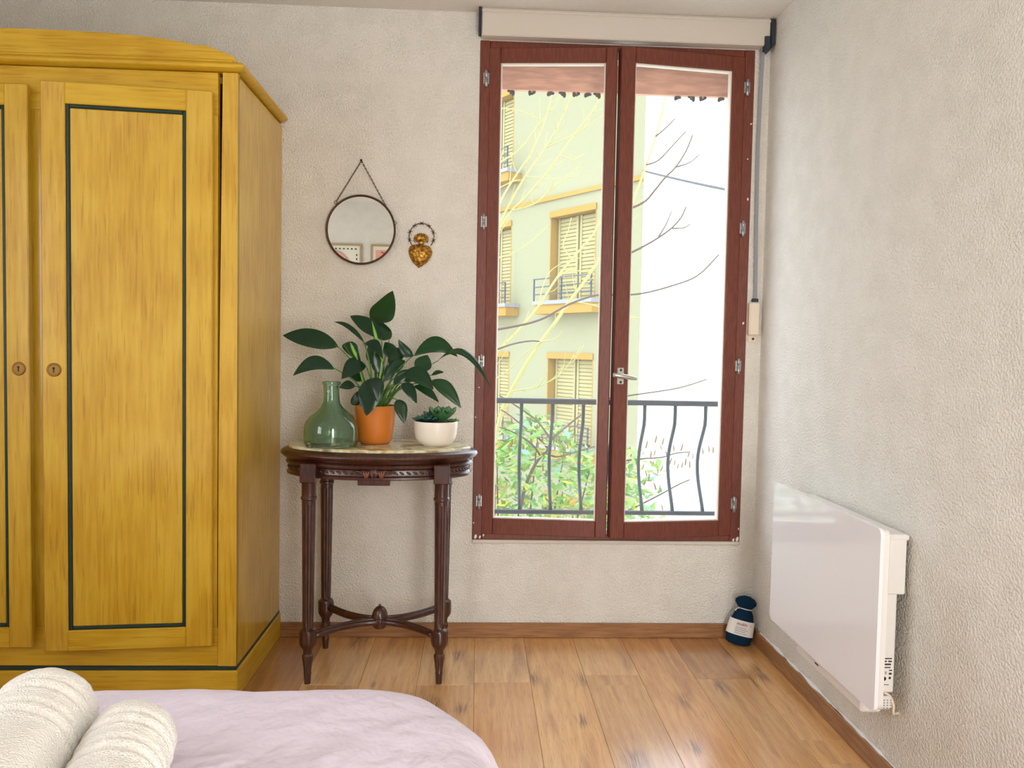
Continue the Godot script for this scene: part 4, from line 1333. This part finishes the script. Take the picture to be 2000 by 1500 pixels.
func build_heater() -> void:
	var o := base("wall_heater", Vector3(RX, 0.0, -2.25), "white glass panel heater mounted low on the right wall", "heater")
	# local: x towards the wall is 0, room is -x
	var st := start()
	var poly := PackedVector2Array()
	var zl := -0.352
	var zh := 0.357
	var yl := 0.256
	var yh := 0.735
	for e in [[zh - 0.018, yh - 0.018, 0.0], [zl + 0.018, yh - 0.018, 90.0], [zl + 0.018, yl + 0.018, 180.0], [zh - 0.018, yl + 0.018, 270.0]]:
		for k in 7:
			var a := deg_to_rad(e[2] + k * 15.0)
			poly.append(Vector2(e[0] + cos(a) * 0.018, e[1] + sin(a) * 0.018))
	# prism is in x,y then z; turn so that polygon x becomes world z
	var t := Transform3D(Basis(Vector3(0, 0, 1), Vector3(0, 1, 0), Vector3(-1, 0, 0)), Vector3.ZERO)
	prism(st, poly, 0.110, 0.1195, t)
	obj("glass_panel", st, M.white_glass, o)
	st = start()
	var inner := PackedVector2Array()
	for p in poly:
		inner.append(Vector2((p.x - 0.0025) * 0.985 + 0.004, (p.y - 0.4955) * 0.985 + 0.4955))
	prism(st, inner, 0.094, 0.1098, t)
	obj("backing", st, M.white_paint, o)
	st = start()
	b2(st, Vector3(-0.094, 0.278, -0.285), Vector3(-0.028, 0.700, 0.285), 0.004)
	obj("body", st, M.white_paint, o)
	st = start()
	b2(st, Vector3(-0.060, 0.545, 0.272), Vector3(-0.010, 0.706, 0.289), 0.003)
	b2(st, Vector3(-0.060, 0.690, -0.285), Vector3(-0.004, 0.704, 0.290), 0.003)
	obj("bracket", st, M.white_paint, o)
	st = start()
	b2(st, Vector3(-0.104, 0.212, -0.16), Vector3(-0.045, 0.262, 0.262), 0.006)
	b2(st, Vector3(-0.092, 0.232, 0.20), Vector3(-0.03, 0.268, 0.288), 0.006)
	obj("control_box", st, M.white_paint, o)
	for r in 4:
		for k in 6:
			st = start()
			b2(st, Vector3(-0.084 + k * 0.009, 0.237 + r * 0.007, 0.2875), Vector3(-0.080 + k * 0.009, 0.240 + r * 0.007, 0.2888))
			obj("vent_slot", st, M.print_grey, o)
	st = start()
	b2(st, Vector3(-0.1052, 0.232, -0.02), Vector3(-0.1035, 0.236, 0.002))
	obj("switch", st, M.print_black, o)
	st = start()
	tube(st, smooth_pts([Vector3(-0.05, 0.275, 0.276), Vector3(-0.036, 0.268, 0.280), Vector3(-0.026, 0.245, 0.282), Vector3(-0.024, 0.222, 0.280), Vector3(-0.012, 0.214, 0.268), Vector3(0.0, 0.212, 0.262)]), [0.0035], 8)
	obj("cable", st, M.ivory_plastic, o)
	# rating label on the side
	st = start()
	b2(st, Vector3(-0.066, 0.294, 0.2848), Vector3(-0.032, 0.378, 0.2856))
	obj("rating_label", st, M.paper, o)
	st = start()
	for e in [[-0.061, 0.370, 0.024, 0.003], [-0.061, 0.362, 0.010, 0.004], [-0.047, 0.362, 0.010, 0.004], [-0.061, 0.354, 0.022, 0.004], [-0.058, 0.346, 0.018, 0.003], [-0.044, 0.338, 0.009, 0.003], [-0.044, 0.328, 0.008, 0.005], [-0.044, 0.316, 0.006, 0.006], [-0.061, 0.300, 0.018, 0.0016], [-0.061, 0.300, 0.0018, 0.006]]:
		b2(st, Vector3(e[0], e[1], 0.2855), Vector3(e[0] + e[2], e[1] + e[3], 0.2859))
	tube(st, [Vector3(-0.056, 0.317, 0.2855), Vector3(-0.056, 0.317, 0.2860)], [0.0055], 14)
	obj("print", st, M.print_black, o)
	var tx := TextMesh.new()
	tx.text = "CE"
	tx.font_size = 24
	tx.pixel_size = 0.00042
	tx.depth = 0.0003
	mesh_obj("lettering", tx, M.print_black, o, Transform3D(Basis(), Vector3(-0.055, 0.333, 0.2857)))

func build_bag() -> void:
	var o := base("deodorising_bag", Vector3(1.066, 0.0, -3.015), "small dark blue tied cloth bag with a white paper band in the corner", "bag")
	o.rotation = Vector3(-0.10, -0.18, -0.20)
	# body: flattened sack, lathe with squeezed depth and ragged seams
	var st := start()
	st.set_smooth_group(1)
	var prof := [[0.004, 0.036, 0.020], [0.012, 0.049, 0.027], [0.035, 0.052, 0.029], [0.07, 0.049, 0.028], [0.10, 0.044, 0.025], [0.125, 0.038, 0.021], [0.140, 0.030, 0.016], [0.148, 0.024, 0.012], [0.155, 0.030, 0.013], [0.168, 0.041, 0.012], [0.180, 0.041, 0.009], [0.192, 0.030, 0.007], [0.199, 0.012, 0.004]]
	var rows := []
	for pr in prof:
		var r := []
		for k in 32:
			var a := TAU * k / 32
			var sq := pow(absf(cos(a)), 0.75) * signf(cos(a))
			var pu: float = 1.0 + 0.05 * sin(a * 5.0 + pr[0] * 60.0) + (0.05 * sin(a * 11.0) if pr[0] > 0.135 else 0.0)
			r.append(Vector3(sq * pr[1] * pu, pr[0], sin(a) * pr[2] * pu))
		rows.append(r)
	for i in rows.size() - 1:
		for k in 32:
			var k1 := (k + 1) % 32
			quad(st, rows[i][k], rows[i][k1], rows[i + 1][k1], rows[i + 1][k])
	for k in 32:
		var k1 := (k + 1) % 32
		tri_n(st, Vector3(0, 0.002, 0), rows[0][k], rows[0][k1], Vector3.DOWN)
		tri_n(st, Vector3(0, 0.200, 0), rows[12][k], rows[12][k1], Vector3.UP)
	obj("sack", st, M.blue_cloth, o)
	st = start()
	var tie := []
	for k in 24:
		var a := TAU * k / 24
		tie.append(Vector3(cos(a) * 0.0255, 0.148, sin(a) * 0.0135))
	tube(st, tie, [0.0022], 6, true)
	tube(st, smooth_pts([Vector3(-0.022, 0.148, 0.010), Vector3(-0.034, 0.142, 0.014), Vector3(-0.036, 0.134, 0.016)]), [0.002], 6)
	obj("tie", st, M.white_paint, o)
	st = start()
	var lp := []
	for k in 13:
		var a := PI * k / 12
		lp.append(Vector3(cos(a) * 0.012 + 0.004, 0.192 + sin(a) * 0.018, 0.0))
	tube(st, lp, [0.0015], 6)
	obj("hanging_loop", st, M.steel, o)
	# paper band wrapped round the front
	st = start()
	st.set_smooth_group(1)
	var lo := []
	var hi := []
	for k in 25:
		var a := PI * (0.02 + 0.96 * k / 24.0)
		var sq := pow(absf(cos(a)), 0.75) * signf(cos(a))
		lo.append(Vector3(sq * 0.0545, 0.044, sin(a) * 0.0315))
		hi.append(Vector3(sq * 0.0500, 0.104, sin(a) * 0.0290))
	for k in 24:
		quad_n(st, lo[k], lo[k + 1], hi[k + 1], hi[k], Vector3(lo[k].x, 0, lo[k].z))
	var band := obj("paper_band", st, M.paper, o)
	var word := TextMesh.new()
	word.text = "muli"
	word.font_size = 32
	word.pixel_size = 0.00046
	word.depth = 0.0006
	mesh_obj("lettering", word, M.print_maroon, band, Transform3D(Basis(Vector3(1, 0, 0), -0.06), Vector3(-0.008, 0.090, 0.0306)))
	word = TextMesh.new()
	word.text = "boo"
	word.font_size = 32
	word.pixel_size = 0.00046
	word.depth = 0.0006
	mesh_obj("lettering", word, M.print_red, band, Transform3D(Basis(Vector3(0, 1, 0), 0.25), Vector3(0.022, 0.090, 0.0275)))
	for k in 4:
		st = start()
		b2(st, Vector3(-0.026, 0.052 + k * 0.0075, 0.0296), Vector3(0.022 - 0.006 * (k % 2), 0.0538 + k * 0.0075, 0.0322))
		obj("print", st, M.print_grey, band)

# ---------------------------------------------------------------- bed
func build_bed() -> void:
	var bed := base("bed", Vector3(-0.82, 0, -0.15), "low bed with a white mattress under the lilac cover", "bed")
	var st := start()
	b2(st, Vector3(-0.73, 0.10, -1.00), Vector3(0.66, 0.30, 0.88), 0.01)
	obj("bed_base", st, M.bed_wood, bed)
	for e in [[-0.67, -0.94], [0.60, -0.94], [-0.67, 0.82], [0.60, 0.82]]:
		st = start()
		b2(st, Vector3(e[0] - 0.03, 0, e[1] - 0.03), Vector3(e[0] + 0.03, 0.10, e[1] + 0.03), 0.004)
		obj("leg", st, M.bed_wood, bed)
	st = start()
	b2(st, Vector3(-0.73, 0.30, -1.00), Vector3(0.66, 0.54, 0.88), 0.03)
	obj("mattress", st, M.mattress_white, bed)
	# cover: rounded slab with wrinkles that hangs down all round
	var hx := 0.80
	var z0 := -1.30
	var z1 := 0.80
	var cx := -0.80
	var hz := (z1 - z0) * 0.5
	var cz := (z1 + z0) * 0.5
	var rc := 0.20
	var ring := []
	for e in [[1, 1, 0.0], [-1, 1, 90.0], [-1, -1, 180.0], [1, -1, 270.0]]:
		var cc := Vector3(e[0] * (hx - rc), 0, e[1] * (hz - rc))
		for k in 17:
			var a: float = deg_to_rad(e[2] + 90.0 * k / 16.0)
			ring.append([cc, Vector3(cos(a), 0, sin(a))])
		var nx: Array = [[-1, 1], [-1, -1], [1, -1], [1, 1]][int(e[2] / 90.0)]
		var c2 := Vector3(nx[0] * (hx - rc), 0, nx[1] * (hz - rc))
		var nn: Vector3 = ring[ring.size() - 1][1]
		var seg := 56
		for k in range(1, seg):
			ring.append([cc.lerp(c2, float(k) / seg), nn])
	var wr := noise(1.0, 15, FastNoiseLite.TYPE_SIMPLEX_SMOOTH, 3)
	var w2 := noise(1.0, 16, FastNoiseLite.TYPE_SIMPLEX_SMOOTH, 2)
	var rows := []
	var n := ring.size()
	for j in 70:
		var s := j / 69.0
		var r := []
		for q in ring:
			var e: Vector3 = q[0] + q[1] * (rc - 0.07)
			var p := e * s
			var w := Vector3(p.x + cx, 0, p.z + cz)
			var y := 0.598 + 0.007 * wr.get_noise_2d(w.x * 3.0, w.z * 3.0)
			var rd := 1.0 - absf(w2.get_noise_2d(w.x * 5.0 + w.z * 2.0 + 3.0, w.z * 4.0 - w.x * 1.5)) * 3.0
			y += 0.009 * pow(maxf(0.0, rd), 3.0) * (0.4 + 0.6 * clampf(wr.get_noise_2d(w.x * 2.0 + 9.0, w.z * 2.0) * 2.0 + 0.5, 0.0, 1.0))
			r.append(Vector3(p.x, y, p.z))
		rows.append(r)
	var drop := [[-0.045, 0.5975], [-0.02, 0.594], [0.005, 0.584], [0.026, 0.568], [0.042, 0.545], [0.054, 0.515], [0.063, 0.475], [0.071, 0.43], [0.079, 0.38], [0.087, 0.32], [0.094, 0.26], [0.10, 0.20], [0.105, 0.14]]
	for j in drop.size():
		var d: Array = drop[j]
		var r := []
		var am := 0.046 * pow(float(j) / drop.size(), 1.4)
		for i in n:
			var q: Array = ring[i]
			var e: Vector3 = q[0] + q[1] * rc
			var ph := e.x * 17.0 + e.z * 15.0
			var off: float = d[0] + am * (sin(ph) + 0.5 * sin(ph * 1.7 + 1.0))
			# one deep fold where the cover turns the corner towards the floor
			var wz: float = e.z + cz
			if q[1].x > 0.3 and e.x > 0.0:
				off += (-0.040 * exp(-pow((wz + 1.10) / 0.035, 2.0)) + 0.035 * exp(-pow((wz + 0.99) / 0.07, 2.0))) * sqrt(float(j) / drop.size())
			r.append(q[0] + q[1] * (rc + off) + Vector3(0, d[1] + 0.004 * wr.get_noise_2d(e.x * 6.0, e.z * 6.0 + j), 0))
		rows.append(r)
	st = start()
	st.set_smooth_group(1)
	for j in rows.size() - 1:
		for i in n:
			var i1 := (i + 1) % n
			var up: Vector3 = Vector3.UP if j < 71 else ring[i][1] + Vector3(0, 0.2, 0)
			quad_n(st, rows[j][i], rows[j][i1], rows[j + 1][i1], rows[j + 1][i], up)
	var cover := obj("bed_cover", st, M.lilac_cotton, self)
	used["bed_cover"] = 0
	cover.position = Vector3(cx, 0, cz)
	tag(cover, "pale lilac cotton cover spread over the bed", "bed cover")
	towel(Vector3(-0.447, 0.610, -1.034), 0.054, 0.42, 0.22, "slimmer rolled white towel on the window side of the thickest roll", 3)
	towel(Vector3(-0.580, 0.610, -1.080), 0.066, 0.46, 0.20, "thickest rolled white towel, between two others on the bed", 5)
	towel(Vector3(-0.720, 0.610, -1.085), 0.058, 0.46, 0.20, "rolled white towel farthest from the window, beside the thickest roll", 9)

func towel(at: Vector3, r: float, ln: float, turn: float, label: String, sd: int) -> void:
	var o := base("rolled_towel", at + Vector3(0, r * 0.97, 0), label, "towel", "rolled towels on the bed")
	o.rotation.y = turn
	var nz := noise(1.0, sd, FastNoiseLite.TYPE_SIMPLEX_SMOOTH, 2)
	var st := start()
	st.set_smooth_group(1)
	var rows := []
	var segs := 72
	var nl := 110
	for i in nl + 1:
		var l := ln * i / nl
		var rr := r
		if l < 0.05:
			rr = r * sqrt(maxf(0.0, 1.0 - pow(1.0 - l / 0.05, 2.4)))
		if l > ln - 0.03:
			rr = r * sqrt(maxf(0.0, 1.0 - pow(1.0 - (ln - l) / 0.03, 2.4)))
		for b in [0.066, 0.092, 0.132, 0.158]:
			rr -= 0.0075 * exp(-pow((l - b) / 0.0042, 2.0))
			rr += 0.0020 * exp(-pow((l - b - 0.012) / 0.005, 2.0))
		var row := []
		for k in segs:
			var a := TAU * k / segs
			var f := rr * (1.0 + 0.016 * nz.get_noise_2d(cos(a) * 2.0 + l * 8.0, sin(a) * 2.0)) + 0.0012 * nz.get_noise_3d(cos(a) * 60.0, sin(a) * 60.0, l * 700.0)
			# outer layer of the roll ends in a step low on one side
			if a > 3.6 and a < 4.2:
				f += 0.004 * (a - 3.6) / 0.6
			row.append(Vector3(cos(a) * f, sin(a) * f * 0.96, l + 0.010 * sin(a * 1.0 + 0.7) * (1.0 - l / ln)))
		rows.append(row)
	for i in nl:
		for k in segs:
			var k1 := (k + 1) % segs
			var mid: Vector3 = rows[i][k]
			quad_n(st, rows[i][k], rows[i][k1], rows[i + 1][k1], rows[i + 1][k], Vector3(mid.x, mid.y, 0.0) + Vector3(0, 0, -0.0001 if i < 5 else 0.0))
	obj("roll", st, M.terry, o)

func build_pictures() -> void:
	for e in [[-1.345, 0.53, "framed print with pink arch and orange flower on the rear wall", 0], [-0.735, 0.53, "framed print with red squiggle on pink on the rear wall", 1]]:
		var o := base("framed_print", Vector3(e[0], 1.40, BZ), e[2], "picture")
		var w: float = e[1] * 0.5
		var h := 0.715
		var st := start()
		for q in [[-w, 0.0, -w + 0.018, h], [w - 0.018, 0.0, w, h], [-w + 0.018, 0.0, w - 0.018, 0.018], [-w + 0.018, h - 0.018, w - 0.018, h]]:
			b2(st, Vector3(q[0], q[1], -0.022), Vector3(q[2], q[3], 0.0), 0.002)
		obj("frame", st, M.frame_wood, o)
		st = start()
		b2(st, Vector3(-w + 0.018, 0.018, -0.012), Vector3(w - 0.018, h - 0.018, -0.004))
		obj("paper", st, M.art_paper, o)
		if e[3] == 0:
			st = start()
			for k in 13:
				b2(st, Vector3(-w + 0.034 + k * 0.036, h - 0.052, -0.0128), Vector3(-w + 0.052 + k * 0.036, h - 0.040, -0.012))
			for k in 16:
				for s in [-1.0, 1.0]:
					b2(st, Vector3(s * (w - 0.046) - 0.006, 0.05 + k * 0.037, -0.0128), Vector3(s * (w - 0.046) + 0.006, 0.068 + k * 0.037, -0.012))
			obj("border_print", st, M.art_green, o)
			st = start()
			var arc := []
			for k in 17:
				var a := PI * k / 16
				arc.append(Vector3(0.02 + cos(a) * 0.125, 0.42 + sin(a) * 0.20, -0.0125))
			tube(st, arc, [0.032], 8, false, 0.02)
			obj("arch_print", st, M.art_pink, o)
			st = start()
			for k in 8:
				var a := TAU * k / 8
				ball(st, Vector3(0.03 + cos(a) * 0.045, 0.55 + sin(a) * 0.045, -0.0128), Vector3(0.034, 0.016, 0.0008), 10, 4, Basis(Vector3(0, 0, 1), a))
			obj("flower_print", st, M.art_orange, o)
		else:
			st = start()
			b2(st, Vector3(-w + 0.045, 0.06, -0.0126), Vector3(w - 0.045, h - 0.05, -0.012))
			obj("ground_print", st, M.art_pink, o)
			st = start()
			var sq := []
			for k in 40:
				var u := k / 39.0
				sq.append(Vector3(-0.17 + u * 0.30 + 0.03 * sin(u * 21.0), 0.60 - 0.25 * u + 0.045 * cos(u * 21.0), -0.0132))
			tube(st, sq, [0.009], 6, false, 0.1)
			obj("squiggle_print", st, M.art_red, o)

# ---------------------------------------------------------------- outdoors
func build_outside() -> void:
	# painted board of the shutter pelmet outside the window
	var b := base("shutter_pelmet", Vector3(0.54, 2.281, -3.335), "salmon painted pelmet board outside above the window", "pelmet")
	var st := start()
	b2(st, Vector3(-0.75, 0.0, -0.012), Vector3(0.80, 0.30, 0.012), 0.002)
	obj("board", st, M.salmon_board, b)
	var xs := [-0.42, -0.33, -0.25, -0.20, -0.14, -0.09, -0.05, 0.02, 0.30, 0.36, 0.41, 0.49]
	for k in xs.size():
		st = start()
		for q in 3:
			ball(st, Vector3(xs[k] + q * 0.009 - 0.008, -0.003 - 0.004 * ((k + q) % 3), 0.004), Vector3(0.008, 0.006 + 0.004 * ((k * 2 + q) % 3), 0.006), 7, 4)
		obj("grime_clump", st, M.grime, b)
	# balcony railing with bellied bars
	var r := base("balcony_railing", Vector3(0.54, 0.0, -3.36), "dark wrought iron balcony railing with bellied bars outside the window", "railing")
	st = start()
	b2(st, Vector3(-0.80, 0.940, -0.020), Vector3(0.95, 0.963, 0.020), 0.003)
	obj("top_rail", st, M.railing_iron, r)
	st = start()
	b2(st, Vector3(-0.80, 0.452, -0.012), Vector3(0.95, 0.470, 0.012), 0.003)
	obj("bottom_rail", st, M.railing_iron, r)
	for k in range(-5, 7):
		var x := 0.0645 + k * 0.1365
		st = start()
		var pts := []
		for i in 17:
			var t := i / 16.0
			var y := lerpf(0.945, 0.465, t)
			var out := 0.105 * pow(sin(PI * clampf((t - 0.16) / 0.84, 0.0, 1.0)), 1.3)
			pts.append(Vector3(x, y, -out))
		tube(st, pts, [0.0082], 8)
		obj("baluster", st, M.railing_iron, r)
	# block of flats across the garden
	var u := Vector3(-0.5579, 0, -0.8299)
	var nrm := Vector3(-0.8299, 0, 0.5579)
	var bl := base("apartment_building", Vector3(3.10, 0, -14.66), "pale green and yellow apartment building across the garden", "building")
	bl.basis = Basis(u, Vector3.UP, u.cross(Vector3.UP))
	# local: x runs along the facade, z = outwards or inwards by sign so
	var so := 1.0 if (bl.basis.z).dot(nrm) > 0 else -1.0
	var cols := [[1.30, 2.80], [4.22, 5.70], [7.2, 8.7]]
	var tops := [10.34, 7.26, 4.18, 1.10, -1.98]
	var bands := [["wall", -3.2, 11.5, M.facade_render]]
	for bd in bands:
		st = start()
		# piers between the window columns, and the strips above and below each window
		var xs2 := [0.0, 1.30, 2.80, 4.22, 5.70, 7.2, 8.7, 14.0]
		for k in range(0, 7, 2):
			if k == 0:
				plan_prism(st, [Vector2(0, 0), Vector2(1.30, 0), Vector2(1.30, -0.4), Vector2(0.40, -0.4)], bd[1], bd[2], so)
			else:
				zbox(st, xs2[k], xs2[k + 1], bd[1], bd[2], -0.4, 0.0, so)
		for c in cols:
			var cuts := []
			for tp in tops:
				if tp > 5.0 and c[0] < 2.0:
					continue
				var lo: float = maxf(tp - 1.95, bd[1])
				var hi: float = minf(tp, bd[2])
				if hi > lo:
					cuts.append([lo, hi])
			cuts.reverse()
			var y: float = bd[1]
			for ct in cuts:
				if ct[0] > y + 0.001:
					zbox(st, c[0], c[1], y, ct[0], -0.4, 0.0, so)
				y = ct[1]
			if y < bd[2] - 0.001:
				zbox(st, c[0], c[1], y, bd[2], -0.4, 0.0, so)
		obj(bd[0], st, bd[3], bl)
	st = start()
	plan_prism(st, [Vector2(0.46, -0.45), Vector2(14, -0.45), Vector2(14, -8), Vector2(8.0, -8)], -3.2, 11.5, so)
	obj("core", st, M.facade_render, bl)
	for v in [4.50, 7.58]:
		st = start()
		zbox(st, 0.0, 14.0, v - 0.04, v + 0.05, 0.0, 0.05, so)
		obj("string_course", st, M.ochre, bl)
	for ci in 3:
		for ti in range(1, 5):
			var c: Array = cols[ci]
			var tp: float = tops[ti]
			if tp > 5.0 and ci == 0:
				continue
			var wi := start()
			zbox(wi, c[0], c[0] + 0.03, tp - 1.95, tp, -0.38, 0.004, so)
			zbox(wi, c[1] - 0.03, c[1], tp - 1.95, tp, -0.38, 0.004, so)
			zbox(wi, c[0], c[1], tp - 0.10, tp + 0.03, -0.30, 0.03, so)
			var wn := obj("window", wi, M.ochre, bl)
			for h in 2:
				var sh := start()
				var x0: float = c[0] + 0.06 + h * (c[1] - c[0] - 0.06) * 0.5
				var x1: float = x0 + (c[1] - c[0] - 0.18) * 0.5
				zbox(sh, x0, x0 + 0.06, tp - 1.92, tp - 0.11, -0.24, -0.19, so)
				zbox(sh, x1 - 0.06, x1, tp - 1.92, tp - 0.11, -0.24, -0.19, so)
				for q in 22:
					var yy: float = tp - 1.90 + q * 0.081
					zbox(sh, x0 + 0.06, x1 - 0.06, yy, yy + 0.06, -0.225, -0.205, so)
				zbox(sh, x0 + 0.05, x1 - 0.05, tp - 1.92, tp - 0.11, -0.245, -0.232, so)
				obj("shutter", sh, M.shutter_paint, wn)
			# balcony slab and rail
			st = start()
			zbox(st, c[0] - 0.35, c[1] + 0.05, tp - 2.02, tp - 1.94, 0.0, 0.42, so)
			obj("balcony_slab", st, M.slab_pale, bl)
			st = start()
			zbox(st, c[0] - 0.33, c[1] + 0.03, tp - 2.22, tp - 2.02, 0.0, 0.38, so)
			obj("slab_soffit", st, M.ochre, bl)
			if ti < 4:
				st = start()
				for yy in [1.47, 1.64, 1.80]:
					zbox(st, c[0] - 0.33, c[1] + 0.04, tp - yy - 0.012, tp - yy + 0.012, 0.385, 0.41, so)
				for k in 3:
					var xx: float = lerpf(c[0] - 0.33, c[1] + 0.01, k / 2.0)
					zbox(st, xx, xx + 0.03, tp - 1.94, tp - 1.46, 0.385, 0.41, so)
				obj("balcony_rail", st, M.railing_iron, bl)
	# hazel with bare stems and catkins
	var tr := base("hazel_tree", Vector3(-0.2, -3.2, -7.2), "bare hazel tree with slender pale stems and hanging catkins outside", "tree")
	for e in BRANCHES:
		var pts := []
		for p in e[3]:
			pts.append(p - tr.position)
		if e[3].size() > 9 and e[0] == 0 and e[1] > 0.025:
			pts.push_front(Vector3(0.05, 1.5, 0.05))
			pts.push_front(Vector3(0, 0, 0))
		var sm := smooth_pts(pts, 4)
		st = start()
		tube(st, sm, taper(sm.size(), e[1] * 0.95 if e[0] == 0 else e[1] * 1.7, e[2] * 1.05 if e[0] == 0 else e[2] * 1.9), 7)
		var br := obj("branch", st, M.bark_lit if e[0] == 0 else M.bark_dark, tr)
		# short twigs
		if e[0] == 0 and sm.size() > 8:
			var tw := start()
			for k in range(4, sm.size() - 1, 2):
				var a: Vector3 = sm[k]
				if a.y < 3.6:
					continue
				var d: Vector3 = (sm[k + 1] - sm[k - 1]).normalized()
				var sd := Vector3(rng.randf_range(-1, 1), rng.randf_range(-0.2, 0.8), rng.randf_range(-1, 1))
				var q := a + (d * 0.6 + sd * 0.8).normalized() * rng.randf_range(0.08, 0.26)
				tube(tw, smooth_pts([a, a.lerp(q, 0.5) + Vector3(0, -0.015, 0), q + Vector3(0, 0.02, 0)], 3), [0.005, 0.0045, 0.004, 0.0035, 0.003, 0.0025, 0.002], 4)
			if sm.size() > 14:
				obj("twig", tw, M.bark_lit, br)
	var ck := start()
	tube(ck, [Vector3(0, 0.0, 0), Vector3(0, -0.006, 0), Vector3(0.001, -0.026, 0), Vector3(0, -0.048, 0.001), Vector3(0, -0.054, 0)], [0.001, 0.0045, 0.006, 0.005, 0.001], 6)
	ck.generate_normals()
	var ckm := ck.commit()
	for p in CATKINS:
		var sc := rng.randf_range(0.75, 1.15)
		mesh_obj("catkin", ckm, M.catkin, tr, Transform3D(Basis(Vector3(0, 0, 1), rng.randf_range(-0.35, 0.35)).scaled(Vector3(sc, sc, sc)), p - tr.position))
	# evergreen shrub under the hazel
	var shb := base("evergreen_shrub", Vector3(0.25, -3.2, -6.0), "leafy green and yellow shrub growing below the balcony railing", "shrub")
	st = start()
	for k in 22:
		var a := rng.randf() * TAU
		var tip := Vector3(cos(a) * rng.randf_range(0.2, 1.1), rng.randf_range(2.7, 3.75), sin(a) * rng.randf_range(0.1, 0.6))
		tube(st, smooth_pts([Vector3(rng.randf_range(-0.1, 0.1), 0, 0), Vector3(tip.x * 0.4, 1.7, tip.z * 0.4), tip], 5), taper(11, 0.022, 0.004), 6)
	obj("stems", st, M.bark_dark, shb)
	var fo := start()
	for k in 5200:
		var q := Vector3(rng.randf_range(-1.4, 1.1), 0, rng.randf_range(-0.7, 0.6))
		var top := 3.62 + 0.10 * sin(q.x * 7.0) + 0.12 * sin(q.x * 2.3 + 1.0) - 0.2 * maxf(0.0, q.x - 0.45)
		q.y = top - pow(rng.randf(), 1.4) * 1.7
		var dv := Vector3(rng.randf_range(-1, 1), rng.randf_range(-0.5, 0.7), rng.randf_range(-1, 1)).normalized()
		var ln := rng.randf_range(0.07, 0.13)
		var sd := dv.cross(Vector3(rng.randf_range(-1, 1), 1, rng.randf_range(-1, 1))).normalized() * ln * 0.2
		var g := rng.randf()
		var col := Color(0.10, 0.24, 0.05).lerp(Color(0.30, 0.42, 0.10), g)
		if rng.randf() < 0.10:
			col = Color(0.62, 0.50, 0.06)
		elif rng.randf() < 0.1:
			col = Color(0.16, 0.32, 0.22)
		fo.set_color(col)
		fo.set_smooth_group(-1)
		var mid := q + dv * ln * 0.5
		var up := sd.cross(dv).normalized() * ln * 0.06
		tri_n(fo, q, mid + sd - up, mid, Vector3.UP)
		tri_n(fo, mid + sd - up, q + dv * ln, mid, Vector3.UP)
		tri_n(fo, q, mid, mid - sd - up, Vector3.UP)
		tri_n(fo, mid, q + dv * ln, mid - sd - up, Vector3.UP)
	var fol := obj("foliage", fo, M.shrub_leaf, shb)
	fol.set_meta("kind", "stuff")
	# overhead cable and ground
	var cb := start()
	var cp := []
	for k in 13:
		var t := k / 12.0
		cp.append(Vector3(lerpf(3.088, 3.25, t), lerpf(4.65, 2.78, t) - 0.02 * sin(PI * t), lerpf(-14.75, -8.0, t)))
	tube(cb, cp, [0.019], 6)
	var cab := obj("overhead_cable", cb, M.cable, self)
	tag(cab, "thin dark cable strung through the air right of the apartment building", "cable")
	var gd := start()
	b2(gd, Vector3(-60, -3.4, -90), Vector3(60, -3.2, 20))
	struct("ground", gd, M.pale_concrete)

func plan_prism(st: SurfaceTool, plan: Array, y0: float, y1: float, so: float) -> void:
	var poly := PackedVector2Array()
	for p in plan:
		poly.append(Vector2(p.x, -p.y * so))
	prism(st, poly, y0, y1, Transform3D(Basis(Vector3(1, 0, 0), Vector3(0, 0, -1), Vector3(0, 1, 0)), Vector3.ZERO))

func zbox(st: SurfaceTool, x0: float, x1: float, y0: float, y1: float, z0: float, z1: float, so: float) -> void:
	b2(st, Vector3(x0, y0, minf(z0 * so, z1 * so)), Vector3(x1, y1, maxf(z0 * so, z1 * so)))
